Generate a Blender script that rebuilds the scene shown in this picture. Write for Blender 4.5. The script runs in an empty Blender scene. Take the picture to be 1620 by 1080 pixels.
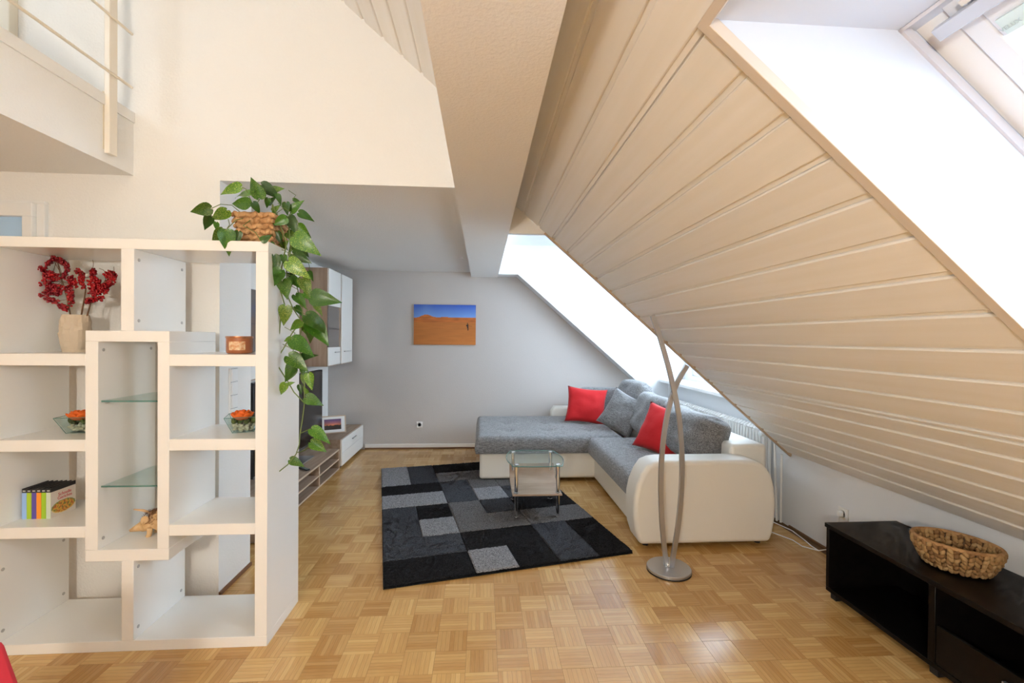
import bpy, math, random
import numpy as np
from mathutils import Vector, Matrix, Euler, noise
random.seed(7)
SC = bpy.context.scene
COL = SC.collection
# ------------------------------------------------------------------ camera
FPX, YAW, PITCH, ROLL, CAMH = 709.2, .06584, -.007174, .007921, 1.5
def cam_axes():
    cy, sy, cp, sp = math.cos(YAW), math.sin(YAW), math.cos(PITCH), math.sin(PITCH)
    fwd = np.array([sy*cp, cy*cp, sp]); right = np.array([cy, -sy, 0.]); up = np.cross(right, fwd)
    c, s = math.cos(ROLL), math.sin(ROLL)
    return c*right+s*up, -s*right+c*up, fwd
CR, CU, CF = cam_axes()
cd = bpy.data.cameras.new('camera'); cam = bpy.data.objects.new('camera', cd); COL.objects.link(cam)
cd.sensor_width = 36.0; cd.lens = FPX/1620*36; cd.clip_start = .02
cam.matrix_world = Matrix(((CR[0], CU[0], -CF[0], 0), (CR[1], CU[1], -CF[1], 0), (CR[2], CU[2], -CF[2], CAMH), (0, 0, 0, 1)))
SC.camera = cam
def at(px, py, X=None, Y=None, Z=None):
    "point of the room seen at a photo pixel, on the plane X, Y or Z = const"
    d = CR*((px-810)/FPX) - CU*((py-540)/FPX) + CF
    C = np.array([0, 0, CAMH])
    t = X/d[0] if X is not None else (Y/d[1] if Y is not None else (Z-CAMH)/d[2])
    return Vector(C+t*d)
# ------------------------------------------------------------------ world, exposure, daylight portals
SC.view_settings.view_transform = 'Standard'; SC.view_settings.look = 'None'
SC.view_settings.gamma = 1.0; SC.view_settings.use_curve_mapping = False
SC.view_settings.exposure = 0.82
SC.cycles.max_bounces = 6; SC.cycles.diffuse_bounces = 4; SC.cycles.glossy_bounces = 3; SC.cycles.transmission_bounces = 3; SC.cycles.use_adaptive_sampling = True; SC.cycles.adaptive_threshold = .06; SC.cycles.adaptive_min_samples = 12; SC.cycles.caustics_reflective = False; SC.cycles.caustics_refractive = False
w = bpy.data.worlds.new('overcast_sky'); SC.world = w; w.use_nodes = True
bg = w.node_tree.nodes['Background']; bg.inputs[0].default_value = (.74, .87, 1, 1); bg.inputs[1].default_value = 7.3
T = .868; XK = 2.485; ZK = .575; LS = math.hypot(1, T)          # sloped roof: Z = ZK + T*(XK-X)
UD = Vector((-1, 0, T))/LS; ND = Vector((T, 0, 1))/LS            # up the slope, outward normal
def slope(s, y, d=0.): return Vector((XK, y, ZK)) + UD*s + ND*d
def roof(x): return ZK + T*(XK-x)
RIDGE_X = -3.2; RIDGE_Z = roof(RIDGE_X); LEFT_X = -6.2
def lroof(x): return RIDGE_Z - T*(RIDGE_X-x)
def portal(name, loc, xax, yax, sx, sy):
    ld = bpy.data.lights.new(name, 'AREA'); ld.shape = 'RECTANGLE'; ld.size = sx; ld.size_y = sy
    ld.cycles.is_portal = True
    o = bpy.data.objects.new(name, ld); COL.objects.link(o)
    x = Vector(xax).normalized(); y = Vector(yax).normalized(); z = x.cross(y)
    m = Matrix((x, y, z)).transposed().to_4x4(); m.translation = Vector(loc); o.matrix_world = m
    return o
portal('daylight_portal_roof_window', slope(1.56, .6, .42), UD, (0, 1, 0), 1.3, .75)
portal('daylight_portal_dormer', (2.80, 4.65, 1.78), (0, 0, 1), (0, 1, 0), 1.6, 2.2)
LW0, LW1 = -5.1, -4.3
portal('daylight_portal_gallery', (-4.7, -.2, lroof(-4.7)+.2), (-1, 0, -T), (0, 1, 0), 1.05, 1.2)

# ------------------------------------------------------------------ materials
def mat(name, col, rough=.5, metal=0., bump=None, spec=None, coat=0., var=None, objvar=0., trans=0., emit=None, sheen=0.):
    """bump=(scale,strength[,stretch]); var=(scale,col2,stretch) mottles the base colour."""
    m = bpy.data.materials.new(name); m.use_nodes = True
    nt = m.node_tree; b = nt.nodes['Principled BSDF']; N = nt.nodes.new; Lk = nt.links.new
    b.inputs['Base Color'].default_value = (*col, 1); b.inputs['Roughness'].default_value = rough
    b.inputs['Metallic'].default_value = metal
    if spec is not None: b.inputs['Specular IOR Level'].default_value = spec
    if coat: b.inputs['Coat Weight'].default_value = coat; b.inputs['Coat Roughness'].default_value = .08
    if trans: b.inputs['Transmission Weight'].default_value = trans
    if sheen: b.inputs['Sheen Weight'].default_value = sheen
    if emit: b.inputs['Emission Color'].default_value = (*emit[0], 1); b.inputs['Emission Strength'].default_value = emit[1]
    tc = N('ShaderNodeTexCoord')
    def coords(st):
        mp = N('ShaderNodeMapping'); mp.inputs['Scale'].default_value = st; Lk(tc.outputs['Object'], mp.inputs[0]); return mp.outputs[0]
    if var:
        nz = N('ShaderNodeTexNoise'); nz.inputs['Scale'].default_value = var[0]; nz.inputs['Detail'].default_value = 5
        Lk(coords(var[2] if len(var) > 2 else (1, 1, 1)), nz.inputs[0])
        rp = N('ShaderNodeValToRGB'); rp.color_ramp.elements[0].position = .35; rp.color_ramp.elements[1].position = .65
        rp.color_ramp.elements[0].color = (*col, 1); rp.color_ramp.elements[1].color = (*var[1], 1)
        Lk(nz.outputs['Fac'], rp.inputs[0]); src = rp.outputs[0]
    else: src = None
    if objvar:
        oi = N('ShaderNodeObjectInfo'); hs = N('ShaderNodeHueSaturation'); mr = N('ShaderNodeMapRange')
        mr.inputs['To Min'].default_value = 1-objvar; mr.inputs['To Max'].default_value = 1+objvar
        Lk(oi.outputs['Random'], mr.inputs[0]); Lk(mr.outputs[0], hs.inputs['Value'])
        if src: Lk(src, hs.inputs['Color'])
        else: hs.inputs['Color'].default_value = (*col, 1)
        src = hs.outputs[0]
    if src: Lk(src, b.inputs['Base Color'])
    if bump:
        nz = N('ShaderNodeTexNoise'); nz.inputs['Scale'].default_value = bump[0]; nz.inputs['Detail'].default_value = 4
        Lk(coords(bump[2] if len(bump) > 2 else (1, 1, 1)), nz.inputs[0])
        bp = N('ShaderNodeBump'); bp.inputs['Strength'].default_value = bump[1]; bp.inputs['Distance'].default_value = .004
        Lk(nz.outputs['Fac'], bp.inputs['Height']); Lk(bp.outputs[0], b.inputs['Normal'])
    return m
def attr_mat(name, rough=.5, bump=None):
    m = mat(name, (1, 1, 1), rough, bump=bump); nt = m.node_tree
    a = nt.nodes.new('ShaderNodeVertexColor'); a.layer_name = 'Col'
    nt.links.new(a.outputs[0], nt.nodes['Principled BSDF'].inputs['Base Color']); return m
def glass_mat(name, tint, gloss=.12):
    "thin clear pane: mostly transparent with a mirror-like sheen at grazing angles"
    m = bpy.data.materials.new(name); m.use_nodes = True; nt = m.node_tree; nt.nodes.clear()
    N = nt.nodes.new; o = N('ShaderNodeOutputMaterial'); mx = N('ShaderNodeMixShader'); t = N('ShaderNodeBsdfTransparent'); g = N('ShaderNodeBsdfGlossy')
    lw = N('ShaderNodeLayerWeight'); lw.inputs[0].default_value = .5; pw = N('ShaderNodeMath'); pw.operation = 'POWER'; pw.inputs[1].default_value = 4.0; nt.links.new(lw.outputs['Facing'], pw.inputs[0]); fr = N('ShaderNodeMath'); fr.operation = 'MULTIPLY_ADD'; fr.inputs[1].default_value = gloss*4; fr.inputs[2].default_value = .03; nt.links.new(pw.outputs[0], fr.inputs[0])
    t.inputs[0].default_value = (*tint, 1); g.inputs['Roughness'].default_value = .03
    nt.links.new(fr.outputs[0], mx.inputs[0]); nt.links.new(t.outputs[0], mx.inputs[1]); nt.links.new(g.outputs[0], mx.inputs[2]); nt.links.new(mx.outputs[0], o.inputs[0])
    return m
M = {}
M['plaster'] = mat('white_plaster', (.88, .87, .845), .9, bump=(90, .5))
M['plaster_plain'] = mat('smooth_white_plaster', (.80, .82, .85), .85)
M['greige'] = mat('greige_woodchip', (.57, .54, .525), .9, bump=(110, .4))
M['white_lac'] = mat('white_gloss_lacquer', (.87, .86, .83), .16, spec=.5)
M['white_paint'] = mat('white_satin_paint', (.88, .88, .87), .35)
M['cream_leather'] = mat('cream_leatherette', (.86, .835, .775), .42, bump=(260, .25))
M['alu'] = mat('brushed_aluminium', (.50, .51, .53), .33, .85)
M['chrome'] = mat('polished_chrome', (.78, .78, .78), .08, 1.)
M['wenge'] = mat('black_brown_laminate', (.0045, .0035, .0035), .4, spec=.25, var=(30, (.009, .0065, .006), (1, .06, 1)))
M['blackgap'] = mat('black_gasket', (.01, .01, .012), .6)
M['oak'] = mat('sonoma_oak', (.36, .25, .17), .55, var=(22, (.47, .35, .26), (1, .08, 1)), bump=(60, .12, (1, .05, 1)))
M['oakv'] = mat('sonoma_oak_upright', (.33, .22, .15), .55, var=(26, (.45, .33, .24), (1, 1, .08)), bump=(60, .12, (1, 1, .05)))
M['lightoak'] = mat('light_oak_edge', (.58, .45, .33), .5)
M['screen'] = mat('television_screen', (.012, .010, .012), .18)
M['blackpl'] = mat('black_plastic', (.02, .02, .022), .4)
M['glass'] = glass_mat('window_glass', (.97, .99, 1))
M['tglass'] = glass_mat('greenish_float_glass', (.90, .955, .945), .07)
M['gedge'] = mat('green_glass_edge', (.10, .24, .21), .1, spec=.8)
M['smoke'] = mat('smoked_glass', (.17, .15, .14), .12, spec=.7)
M['bluepane'] = mat('painted_blue_reflection', (.46, .68, .95), .3)  # blue reflection on the door glass, put into the base colour
M['red'] = mat('red_cotton', (.56, .008, .012), .85, bump=(17, .9), sheen=.1)
M['soil'] = mat('dark_soil', (.05, .035, .02), .95)
M['stem'] = mat('vine_stem', (.15, .20, .045), .6)
M['twig'] = mat('brown_twig', (.16, .085, .045), .8)
M['berry'] = mat('red_berry', (.45, .008, .012), .25, var=(18, (.20, .004, .012)))
M['stoneware'] = mat('sandstone_ceramic', (.60, .50, .38), .9, bump=(30, 1.0))
M['hyacinth'] = mat('water_hyacinth', (.30, .15, .055), .75, var=(28, (.52, .30, .13)), bump=(140, .6))
M['hyacinth2'] = mat('tan_water_hyacinth', (.42, .21, .08), .75, var=(34, (.64, .37, .17)), bump=(140, .6))
M['pebble'] = mat('cream_pebbles', (.72, .66, .52), .6, var=(60, (.50, .45, .34)))
M['orange'] = mat('orange_petals', (.85, .15, .012), .6)
M['moss'] = mat('green_moss', (.14, .18, .03), .9, var=(50, (.05, .06, .02)))
M['copper'] = mat('copper_lid', (.72, .34, .20), .25, 1.)
M['amber'] = mat('amber_wax_glass', (.40, .13, .05), .1, spec=.8)
M['paper'] = mat('cream_paper', (.82, .78, .68), .7)
M['straw'] = mat('tan_felt', (.66, .42, .20), .9, var=(40, (.75, .53, .30)))
M['bristle'] = mat('rusty_bristle', (.27, .12, .05), .9, var=(60, (.42, .21, .10)))
M['wood_board'] = mat('pale_oak_board', (.31, .21, .145), .45, var=(10, (.44, .32, .235), (.3, 1.6, .3)))
M['print'] = attr_mat('printed_picture', .55)
M['gloss_print'] = attr_mat('glossy_print', .3)
M['warmglow'] = mat('warm_lamp_globe', (1, .8, .6), .5, emit=((1, .74, .48), 13))
M['fillglow'] = mat('added_fill_globe', (1, .9, .8), .5, emit=((1, .93, .82), 108))  # glow of the added fill globe
M['grey_metal'] = mat('dark_grey_metal', (.22, .22, .22), .4, .8)
M['cable'] = mat('white_cable', (.85, .85, .85), .5)

def fabric():
    m = mat('grey_melange_weave', (.2, .2, .2), .9, sheen=.25); nt = m.node_tree; N = nt.nodes.new; Lk = nt.links.new
    tc = N('ShaderNodeTexCoord'); outs = []
    for st in ((26, 190, 190), (190, 26, 190)):
        mp = N('ShaderNodeMapping'); mp.inputs['Scale'].default_value = st; Lk(tc.outputs['Object'], mp.inputs[0])
        nz = N('ShaderNodeTexNoise'); nz.inputs['Scale'].default_value = 1; nz.inputs['Detail'].default_value = 3; Lk(mp.outputs[0], nz.inputs[0]); outs.append(nz.outputs['Fac'])
    ad = N('ShaderNodeMath'); ad.operation = 'ADD'; Lk(outs[0], ad.inputs[0]); Lk(outs[1], ad.inputs[1])
    hf = N('ShaderNodeMath'); hf.operation = 'MULTIPLY'; hf.inputs[1].default_value = .5; Lk(ad.outputs[0], hf.inputs[0])
    rp = N('ShaderNodeValToRGB'); e = rp.color_ramp.elements; e[0].position = .36; e[1].position = .64
    e[0].color = (.055, .056, .062, 1); e[1].color = (.33, .33, .335, 1); Lk(hf.outputs[0], rp.inputs[0]); Lk(rp.outputs[0], nt.nodes['Principled BSDF'].inputs['Base Color'])
    bp = N('ShaderNodeBump'); bp.inputs['Strength'].default_value = .4; bp.inputs['Distance'].default_value = .003; Lk(hf.outputs[0], bp.inputs['Height']); Lk(bp.outputs[0], nt.nodes['Principled BSDF'].inputs['Normal'])
    return m
M['fabric'] = fabric()
def pile(name, c1, c2):
    m = mat(name, c1, 1.0, var=(150, c2), bump=(170, 1.0), spec=.1); return m
M['pileK'] = pile('black_pile', (.005, .005, .006), (.028, .028, .030))
M['pileD'] = pile('charcoal_pile', (.018, .021, .027), (.088, .092, .105))
M['pileM'] = pile('mid_grey_pile', (.050, .050, .053), (.21, .20, .20))
M['pileL'] = pile('light_grey_pile', (.11, .11, .12), (.36, .355, .37))
TS, TX0, TY0 = .146, .08, 2.153
def parquet():
    m = mat('oak_mosaic_parquet', (.5, .3, .1), .26, spec=.5); nt = m.node_tree; N = nt.nodes.new; Lk = nt.links.new
    b = nt.nodes['Principled BSDF']
    def mth(op, a, bb=None):
        n = N('ShaderNodeMath'); n.operation = op
        for i, v in enumerate((a, bb)):
            if v is None: continue
            if isinstance(v, (int, float)): n.inputs[i].default_value = v
            else: Lk(v, n.inputs[i])
        return n.outputs[0]
    g = N('ShaderNodeNewGeometry'); sp = N('ShaderNodeSeparateXYZ'); Lk(g.outputs['Position'], sp.inputs[0])
    u = mth('DIVIDE', mth('SUBTRACT', sp.outputs[0], TX0-40*TS), TS); v = mth('DIVIDE', mth('SUBTRACT', sp.outputs[1], TY0-40*TS), TS)
    fu, fv = mth('FLOOR', u), mth('FLOOR', v); ru, rv = mth('FRACT', u), mth('FRACT', v)
    par = mth('MODULO', mth('ADD', fu, fv), 2.0)
    def sel(a, bb): return mth('ADD', mth('MULTIPLY', a, mth('SUBTRACT', 1.0, par)), mth('MULTIPLY', bb, par))
    across = sel(ru, rv); along = sel(rv, ru)
    l7 = mth('MULTIPLY', across, 7.0); lam = mth('FLOOR', l7); fl = mth('FRACT', l7)
    def wn(x, y, z):
        c = N('ShaderNodeCombineXYZ'); Lk(x, c.inputs[0]); Lk(y, c.inputs[1])
        if isinstance(z, (int, float)): c.inputs[2].default_value = z
        else: Lk(z, c.inputs[2])
        n = N('ShaderNodeTexWhiteNoise'); n.noise_dimensions = '3D'; Lk(c.outputs[0], n.inputs[0]); return n.outputs['Value']
    rt = wn(fu, fv, 91.0); rl = wn(fu, fv, lam)
    rl2 = mth('POWER', rl, 1.6)
    fac = mth('ADD', mth('MULTIPLY', rt, .42), mth('MULTIPLY', rl2, .30))
    c = N('ShaderNodeCombineXYZ'); Lk(mth('MULTIPLY', along, 2.2), c.inputs[0]); Lk(mth('ADD', mth('MULTIPLY', across, 46.), mth('MULTIPLY', rl, 57.)), c.inputs[1]); Lk(mth('MULTIPLY', rt, 77.), c.inputs[2])
    nz = N('ShaderNodeTexNoise'); nz.inputs['Scale'].default_value = 1.0; nz.inputs['Detail'].default_value = 4; Lk(c.outputs[0], nz.inputs[0])
    fac = mth('ADD', fac, mth('MULTIPLY', mth('SUBTRACT', nz.outputs['Fac'], .5), .55))
    rp = N('ShaderNodeValToRGB'); e = rp.color_ramp.elements
    e[0].position = 0; e[0].color = (.46, .235, .072, 1); e[1].position = .95; e[1].color = (.82, .57, .255, 1)
    k = e.new(.45); k.color = (.64, .385, .140, 1); Lk(fac, rp.inputs[0])
    edge = mth('MINIMUM', fl, mth('SUBTRACT', 1.0, fl)); seam = N('ShaderNodeMapRange'); Lk(edge, seam.inputs[0]); seam.inputs['From Max'].default_value = .07
    seam.inputs['To Min'].default_value = .62; seam.inputs['To Max'].default_value = 1.0
    mx = N('ShaderNodeVectorMath'); mx.operation = 'SCALE'; Lk(rp.outputs[0], mx.inputs[0]); Lk(seam.outputs[0], mx.inputs['Scale']); Lk(mx.outputs[0], b.inputs['Base Color'])
    rr = mth('ADD', mth('MULTIPLY', nz.outputs['Fac'], .10), .13); Lk(rr, b.inputs['Roughness'])
    bp = N('ShaderNodeBump'); bp.inputs['Strength'].default_value = .12; bp.inputs['Distance'].default_value = .002; Lk(mth('ADD', seam.outputs[0], mth('MULTIPLY', rl, .6)), bp.inputs['Height']); Lk(bp.outputs[0], b.inputs['Normal'])
    return m
M['parquet'] = parquet()
M['subfloor'] = mat('dark_joint_filler', (.16, .085, .035), .8)
M['panelwood'] = mat('whitewashed_spruce', (.89, .865, .815), .45, var=(9, (.92, .90, .87), (3, .12, 3)), bump=(40, .25, (1.6, .03, 1.6)), objvar=.05)
def leafmat():
    m = mat('pothos_leaf', (.05, .15, .012), .32, objvar=.45); nt = m.node_tree; N = nt.nodes.new; Lk = nt.links.new
    hs = [n for n in nt.nodes if n.type == 'HUE_SAT'][0]
    oi = [n for n in nt.nodes if n.type == 'OBJECT_INFO'][0]
    tc = [n for n in nt.nodes if n.type == 'TEX_COORD'][0]
    mp = N('ShaderNodeMapping'); mp.inputs['Scale'].default_value = (60, 18, 60); ad = N('ShaderNodeVectorMath'); ad.operation = 'ADD'
    Lk(tc.outputs['Object'], mp.inputs[0]); Lk(mp.outputs[0], ad.inputs[0]); cx = N('ShaderNodeCombineXYZ')
    ml = N('ShaderNodeMath'); ml.operation = 'MULTIPLY'; ml.inputs[1].default_value = 90; Lk(oi.outputs['Random'], ml.inputs[0]); Lk(ml.outputs[0], cx.inputs[0]); Lk(cx.outputs[0], ad.inputs[1])
    nz = N('ShaderNodeTexNoise'); nz.inputs['Scale'].default_value = 1; nz.inputs['Detail'].default_value = 3; Lk(ad.outputs[0], nz.inputs[0])
    s2 = N('ShaderNodeMath'); s2.operation = 'FRACT'; m2 = N('ShaderNodeMath'); m2.operation = 'MULTIPLY'; m2.inputs[1].default_value = 7.31; Lk(oi.outputs['Random'], m2.inputs[0]); Lk(m2.outputs[0], s2.inputs[0])
    s3 = N('ShaderNodeMath'); s3.operation = 'MULTIPLY_ADD'; s3.inputs[1].default_value = .16; Lk(s2.outputs[0], s3.inputs[0]); Lk(nz.outputs['Fac'], s3.inputs[2])
    rp = N('ShaderNodeValToRGB'); e = rp.color_ramp.elements; e[0].position = .56; e[0].color = (.030, .115, .008, 1); e[1].position = .84; e[1].color = (.55, .58, .14, 1)
    k = e.new(.68); k.color = (.095, .22, .016, 1)
    Lk(s3.outputs[0], rp.inputs[0]); Lk(rp.outputs[0], hs.inputs['Color'])
    return m
M['leaf'] = leafmat()

# ------------------------------------------------------------------ mesh helpers
class MB:
    def __init__(s): s.v = []; s.f = []
    def add(s, vs, fs):
        k = len(s.v); s.v += [tuple(p) for p in vs]; s.f += [tuple(i+k for i in f) for f in fs]; return s
    def box(s, x0, x1, y0, y1, z0, z1):
        return s.add([(x0, y0, z0), (x1, y0, z0), (x1, y1, z0), (x0, y1, z0), (x0, y0, z1), (x1, y0, z1), (x1, y1, z1), (x0, y1, z1)],
                     [(3, 2, 1, 0), (4, 5, 6, 7), (0, 1, 5, 4), (1, 2, 6, 5), (2, 3, 7, 6), (3, 0, 4, 7)])
    def hexa(s, p): return s.add(p, [(3, 2, 1, 0), (4, 5, 6, 7), (0, 1, 5, 4), (1, 2, 6, 5), (2, 3, 7, 6), (3, 0, 4, 7)])
    def prism(s, poly, a, b, axis='y'):
        "poly in the two other axes (x,z for y; x,y for z; y,z for x), extruded a..b"
        n = len(poly)
        def P(q, t): return (q[0], t, q[1]) if axis == 'y' else ((q[0], q[1], t) if axis == 'z' else (t, q[0], q[1]))
        vs = [P(q, a) for q in poly]+[P(q, b) for q in poly]
        return s.add(vs, [tuple(range(n)), tuple(range(2*n-1, n-1, -1))]+[(i+n, (i+1) % n+n, (i+1) % n, i) for i in range(n)])
    def tube(s, pts, r, n=8, cap=True, flat=1.0):
        pts = [Vector(p) for p in pts]; m = len(pts); rs = r if isinstance(r, (list, tuple)) else [r]*m
        prev = None; vs = []
        for i in range(m):
            t = (pts[min(i+1, m-1)]-pts[max(i-1, 0)]).normalized()
            if prev is None:
                a = Vector((0, 0, 1)) if abs(t.z) < .9 else Vector((1, 0, 0)); nrm = (a-t*a.dot(t)).normalized()
            else: nrm = (prev-t*prev.dot(t)).normalized()
            prev = nrm; bn = t.cross(nrm)
            vs += [pts[i]+(nrm*math.cos(2*math.pi*k/n)*flat+bn*math.sin(2*math.pi*k/n))*rs[i] for k in range(n)]
        fs = [(i*n+k, i*n+(k+1) % n, (i+1)*n+(k+1) % n, (i+1)*n+k) for i in range(m-1) for k in range(n)]
        if cap: fs += [tuple(range(n-1, -1, -1)), tuple((m-1)*n+k for k in range(n))]
        return s.add(vs, fs)
    def lathe(s, prof, n=24, c=(0, 0, 0), sx=1., sy=1., cap=True):
        m = len(prof); vs = [(c[0]+r*sx*math.cos(2*math.pi*k/n), c[1]+r*sy*math.sin(2*math.pi*k/n), c[2]+z) for r, z in prof for k in range(n)]
        fs = [(i*n+k, i*n+(k+1) % n, (i+1)*n+(k+1) % n, (i+1)*n+k) for i in range(m-1) for k in range(n)]
        if cap: fs += [tuple(range(n-1, -1, -1)), tuple((m-1)*n+k for k in range(n))]
        return s.add(vs, fs)
    def ball(s, c, r, n=8, m=6, sc=(1, 1, 1), rot=None):
        vs = []; fs = []
        for i in range(m+1):
            th = math.pi*i/m
            for k in range(n):
                p = Vector((math.sin(th)*math.cos(2*math.pi*k/n)*r*sc[0], math.sin(th)*math.sin(2*math.pi*k/n)*r*sc[1], -math.cos(th)*r*sc[2]))
                if rot: p = rot @ p
                vs.append(p+Vector(c))
        fs = [(i*n+k, i*n+(k+1) % n, (i+1)*n+(k+1) % n, (i+1)*n+k) for i in range(m) for k in range(n)]
        return s.add(vs, fs)
    def move(s, mtx): s.v = [tuple(mtx @ Vector(p)) for p in s.v]; return s
    def mesh(s, name, smooth=None):
        me = bpy.data.meshes.new(name); me.from_pydata(s.v, [], s.f); me.validate(); me.update()
        if smooth is not None:
            me.polygons.foreach_set('use_smooth', [True]*len(me.polygons))
            if smooth < 180: me.set_sharp_from_angle(angle=math.radians(smooth))
        return me
    def build(s, name, m, parent=None, smooth=None, bevel=0., seg=2, loc=None, rot=None):
        o = bpy.data.objects.new(name, s.mesh(name, smooth)); COL.objects.link(o)
        o.data.materials.append(M[m] if isinstance(m, str) else m)
        if parent: o.parent = parent
        if loc is not None: o.location = loc
        if rot is not None: o.rotation_euler = rot
        if bevel:
            b = o.modifiers.new('bevel', 'BEVEL'); b.width = bevel; b.segments = seg; b.limit_method = 'ANGLE'; b.angle_limit = math.radians(40)
            b.harden_normals = False
            o.data.polygons.foreach_set('use_smooth', [True]*len(o.data.polygons)); o.data.set_sharp_from_angle(angle=math.radians(35))
        return o
def tag(o, label, cat, group=None, kind=None):
    o['label'] = label; o['category'] = cat
    if group: o['group'] = group
    if kind: o['kind'] = kind
    return o
def struct(o, label=None):
    o['kind'] = 'structure'
    if label: o['label'] = label
    return o
def thing(name, label, cat, loc=(0, 0, 0), rz=0., group=None):
    o = bpy.data.objects.new(name, None); COL.objects.link(o); o.location = loc; o.rotation_euler = (0, 0, rz); o.empty_display_size = .1
    return tag(o, label, cat, group)
def link_copy(src, parent, loc=None, rot=None):
    c = src.copy(); COL.objects.link(c); c.parent = parent
    if loc is not None: c.location = loc
    if rot is not None: c.rotation_euler = rot
    return c
def text(name, body, size, m, parent, loc, rot, align='CENTER', extrude=.0005):
    cu = bpy.data.curves.new(name, 'FONT'); cu.body = body; cu.size = size; cu.align_x = align; cu.extrude = extrude
    o = bpy.data.objects.new(name, cu); COL.objects.link(o); cu.materials.append(M[m] if isinstance(m, str) else m)
    me = bpy.data.meshes.new_from_object(o.evaluated_get(bpy.context.evaluated_depsgraph_get())); bpy.data.objects.remove(o)
    o = bpy.data.objects.new(name, me); COL.objects.link(o)
    o.parent = parent; o.location = loc; o.rotation_euler = rot; return o
def printed(name, w_, h_, nx, ny, fn, m, parent, loc, rot):
    "flat printed picture: grid in local XZ facing -Y, colours per vertex from fn(u,v)"
    me = bpy.data.meshes.new(name)
    vs = [((i/nx-.5)*w_, 0, (j/ny)*h_) for j in range(ny+1) for i in range(nx+1)]
    fs = [(j*(nx+1)+i, j*(nx+1)+i+1, (j+1)*(nx+1)+i+1, (j+1)*(nx+1)+i) for j in range(ny) for i in range(nx)]
    me.from_pydata(vs, [], fs); a = me.color_attributes.new('Col', 'FLOAT_COLOR', 'POINT')
    a.data.foreach_set('color', [c for j in range(ny+1) for i in range(nx+1) for c in (*fn(i/nx, j/ny), 1.)])
    o = bpy.data.objects.new(name, me); COL.objects.link(o); me.materials.append(M[m]); o.parent = parent; o.location = loc; o.rotation_euler = rot
    return o

# ================================================================== THE SETTING
YH, YS, YB, YW = 2.684, 3.035, 5.85, 6.12        # header wall, its back, far dormer cheek, back wall
Y1, YF = 3.45, -3.0                              # end of the boarded slope, wall behind the camera
# floor: joint filler slab with parquet squares on top
floor = struct(MB().box(-6.3, 2.9, YF-.1, YW+.1, -.12, -.0035).build('floor', 'subfloor'), 'oak mosaic parquet floor')
tm = MB().box(-TS/2+.0004, TS/2-.0004, -TS/2+.0004, TS/2-.0004, -.006, 0).mesh('parquet_tile'); tm.materials.append(M['parquet'])
cells = []
for i in range(-44, 20):
    for j in range(-36, 29):
        x, y = TX0+(i+.5)*TS, TY0+(j+.5)*TS
        if x < -6.2 or x > 2.48 or y > 6.1 or y < YF: continue
        dx, dy = x*math.cos(YAW)-y*math.sin(YAW), x*math.sin(YAW)+y*math.cos(YAW)
        vis = False
        if dy > .3:
            px, py = 810+FPX*dx/dy, 545+FPX*1.5/dy
            vis = -20 < px < 1640 and py < 1110
            u_, v_ = (x+.578)*.9754+(y-2.695)*.2202, -(x+.578)*.2202+(y-2.695)*.9754
            if .1 < u_ < 1.58 and .1 < v_ < 2.35: vis = False
            if -2.25 < x < -1.1 and 2.3 < y < 2.6: vis = False
            if y > 2.75 and x < -1.6: vis = False
            if x > 1.3 and y > 3.4: vis = False
            if px < 480 and y > 2.7 and px > 425: vis = False
            if x > 2.1 and y < 2.5: vis = False
            if x < -1.1 and y > 2.3 and px < 420: vis = False
        cells.append((not vis, dx*dx+dy*dy, x, y))
cells.sort()
field = MB()
for k, (hid, dd, x, y) in enumerate(cells):
    if k < 300:
        o = bpy.data.objects.new('parquet_tile', tm); COL.objects.link(o); o.parent = floor; o.location = (x, y, random.uniform(-.0006, 0))
    else:
        q = TS/2-.0004; field.box(x-q, x+q, y-q, y+q, -.006, random.uniform(-.0006, 0))
o = field.build('parquet_field', 'parquet', floor); o['kind'] = 'stuff'
# walls
back = struct(MB().box(-2.25, 2.95, YW, YW+.12, -.05, 2.95).build('wall_back', 'greige'), 'greige back wall of the sofa niche')
struct(MB().box(-2.19, -2.05, YS, YW, -.05, 2.45).build('wall_left', 'plaster'), 'white left wall of the niche behind the television')
hdr = struct(MB().prism([(-6.3, -.05), (-1.51, -.05), (-1.51, 2.391), (0.0, 2.391), (0.0, roof(0.)+.03), (RIDGE_X, RIDGE_Z+.03), (-6.3, lroof(-6.3)+.03)], YH, YS).build('wall_middle', 'plaster'), 'tall white wall above the niche opening and behind the shelf')
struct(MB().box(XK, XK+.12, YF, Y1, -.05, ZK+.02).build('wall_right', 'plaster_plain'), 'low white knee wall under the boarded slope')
struct(MB().box(LEFT_X-.1, LEFT_X, YF-.1, YH, -.05, lroof(LEFT_X)+.05).build('wall_far_left', 'plaster'))
struct(MB().prism([(LEFT_X-.1, -.05), (XK+.12, -.05), (XK+.12, ZK), (RIDGE_X, RIDGE_Z+.05), (LEFT_X-.1, lroof(LEFT_X-.1))], YF-.12, YF).build('wall_front', 'plaster'))
# niche ceiling, beam
struct(MB().box(-2.25, 0.0, YS, YW, 2.391, 2.5).build('ceiling', 'plaster'), 'flat white ceiling of the sofa niche')
struct(MB().prism([(-.158, 2.326), (.2, 2.326), (.2, roof(.2)+.03), (-.158, roof(-.158)+.03)], YF, YW).build('ceiling_beam', 'plaster'), 'boxed white plastered purlin beam')
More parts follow.
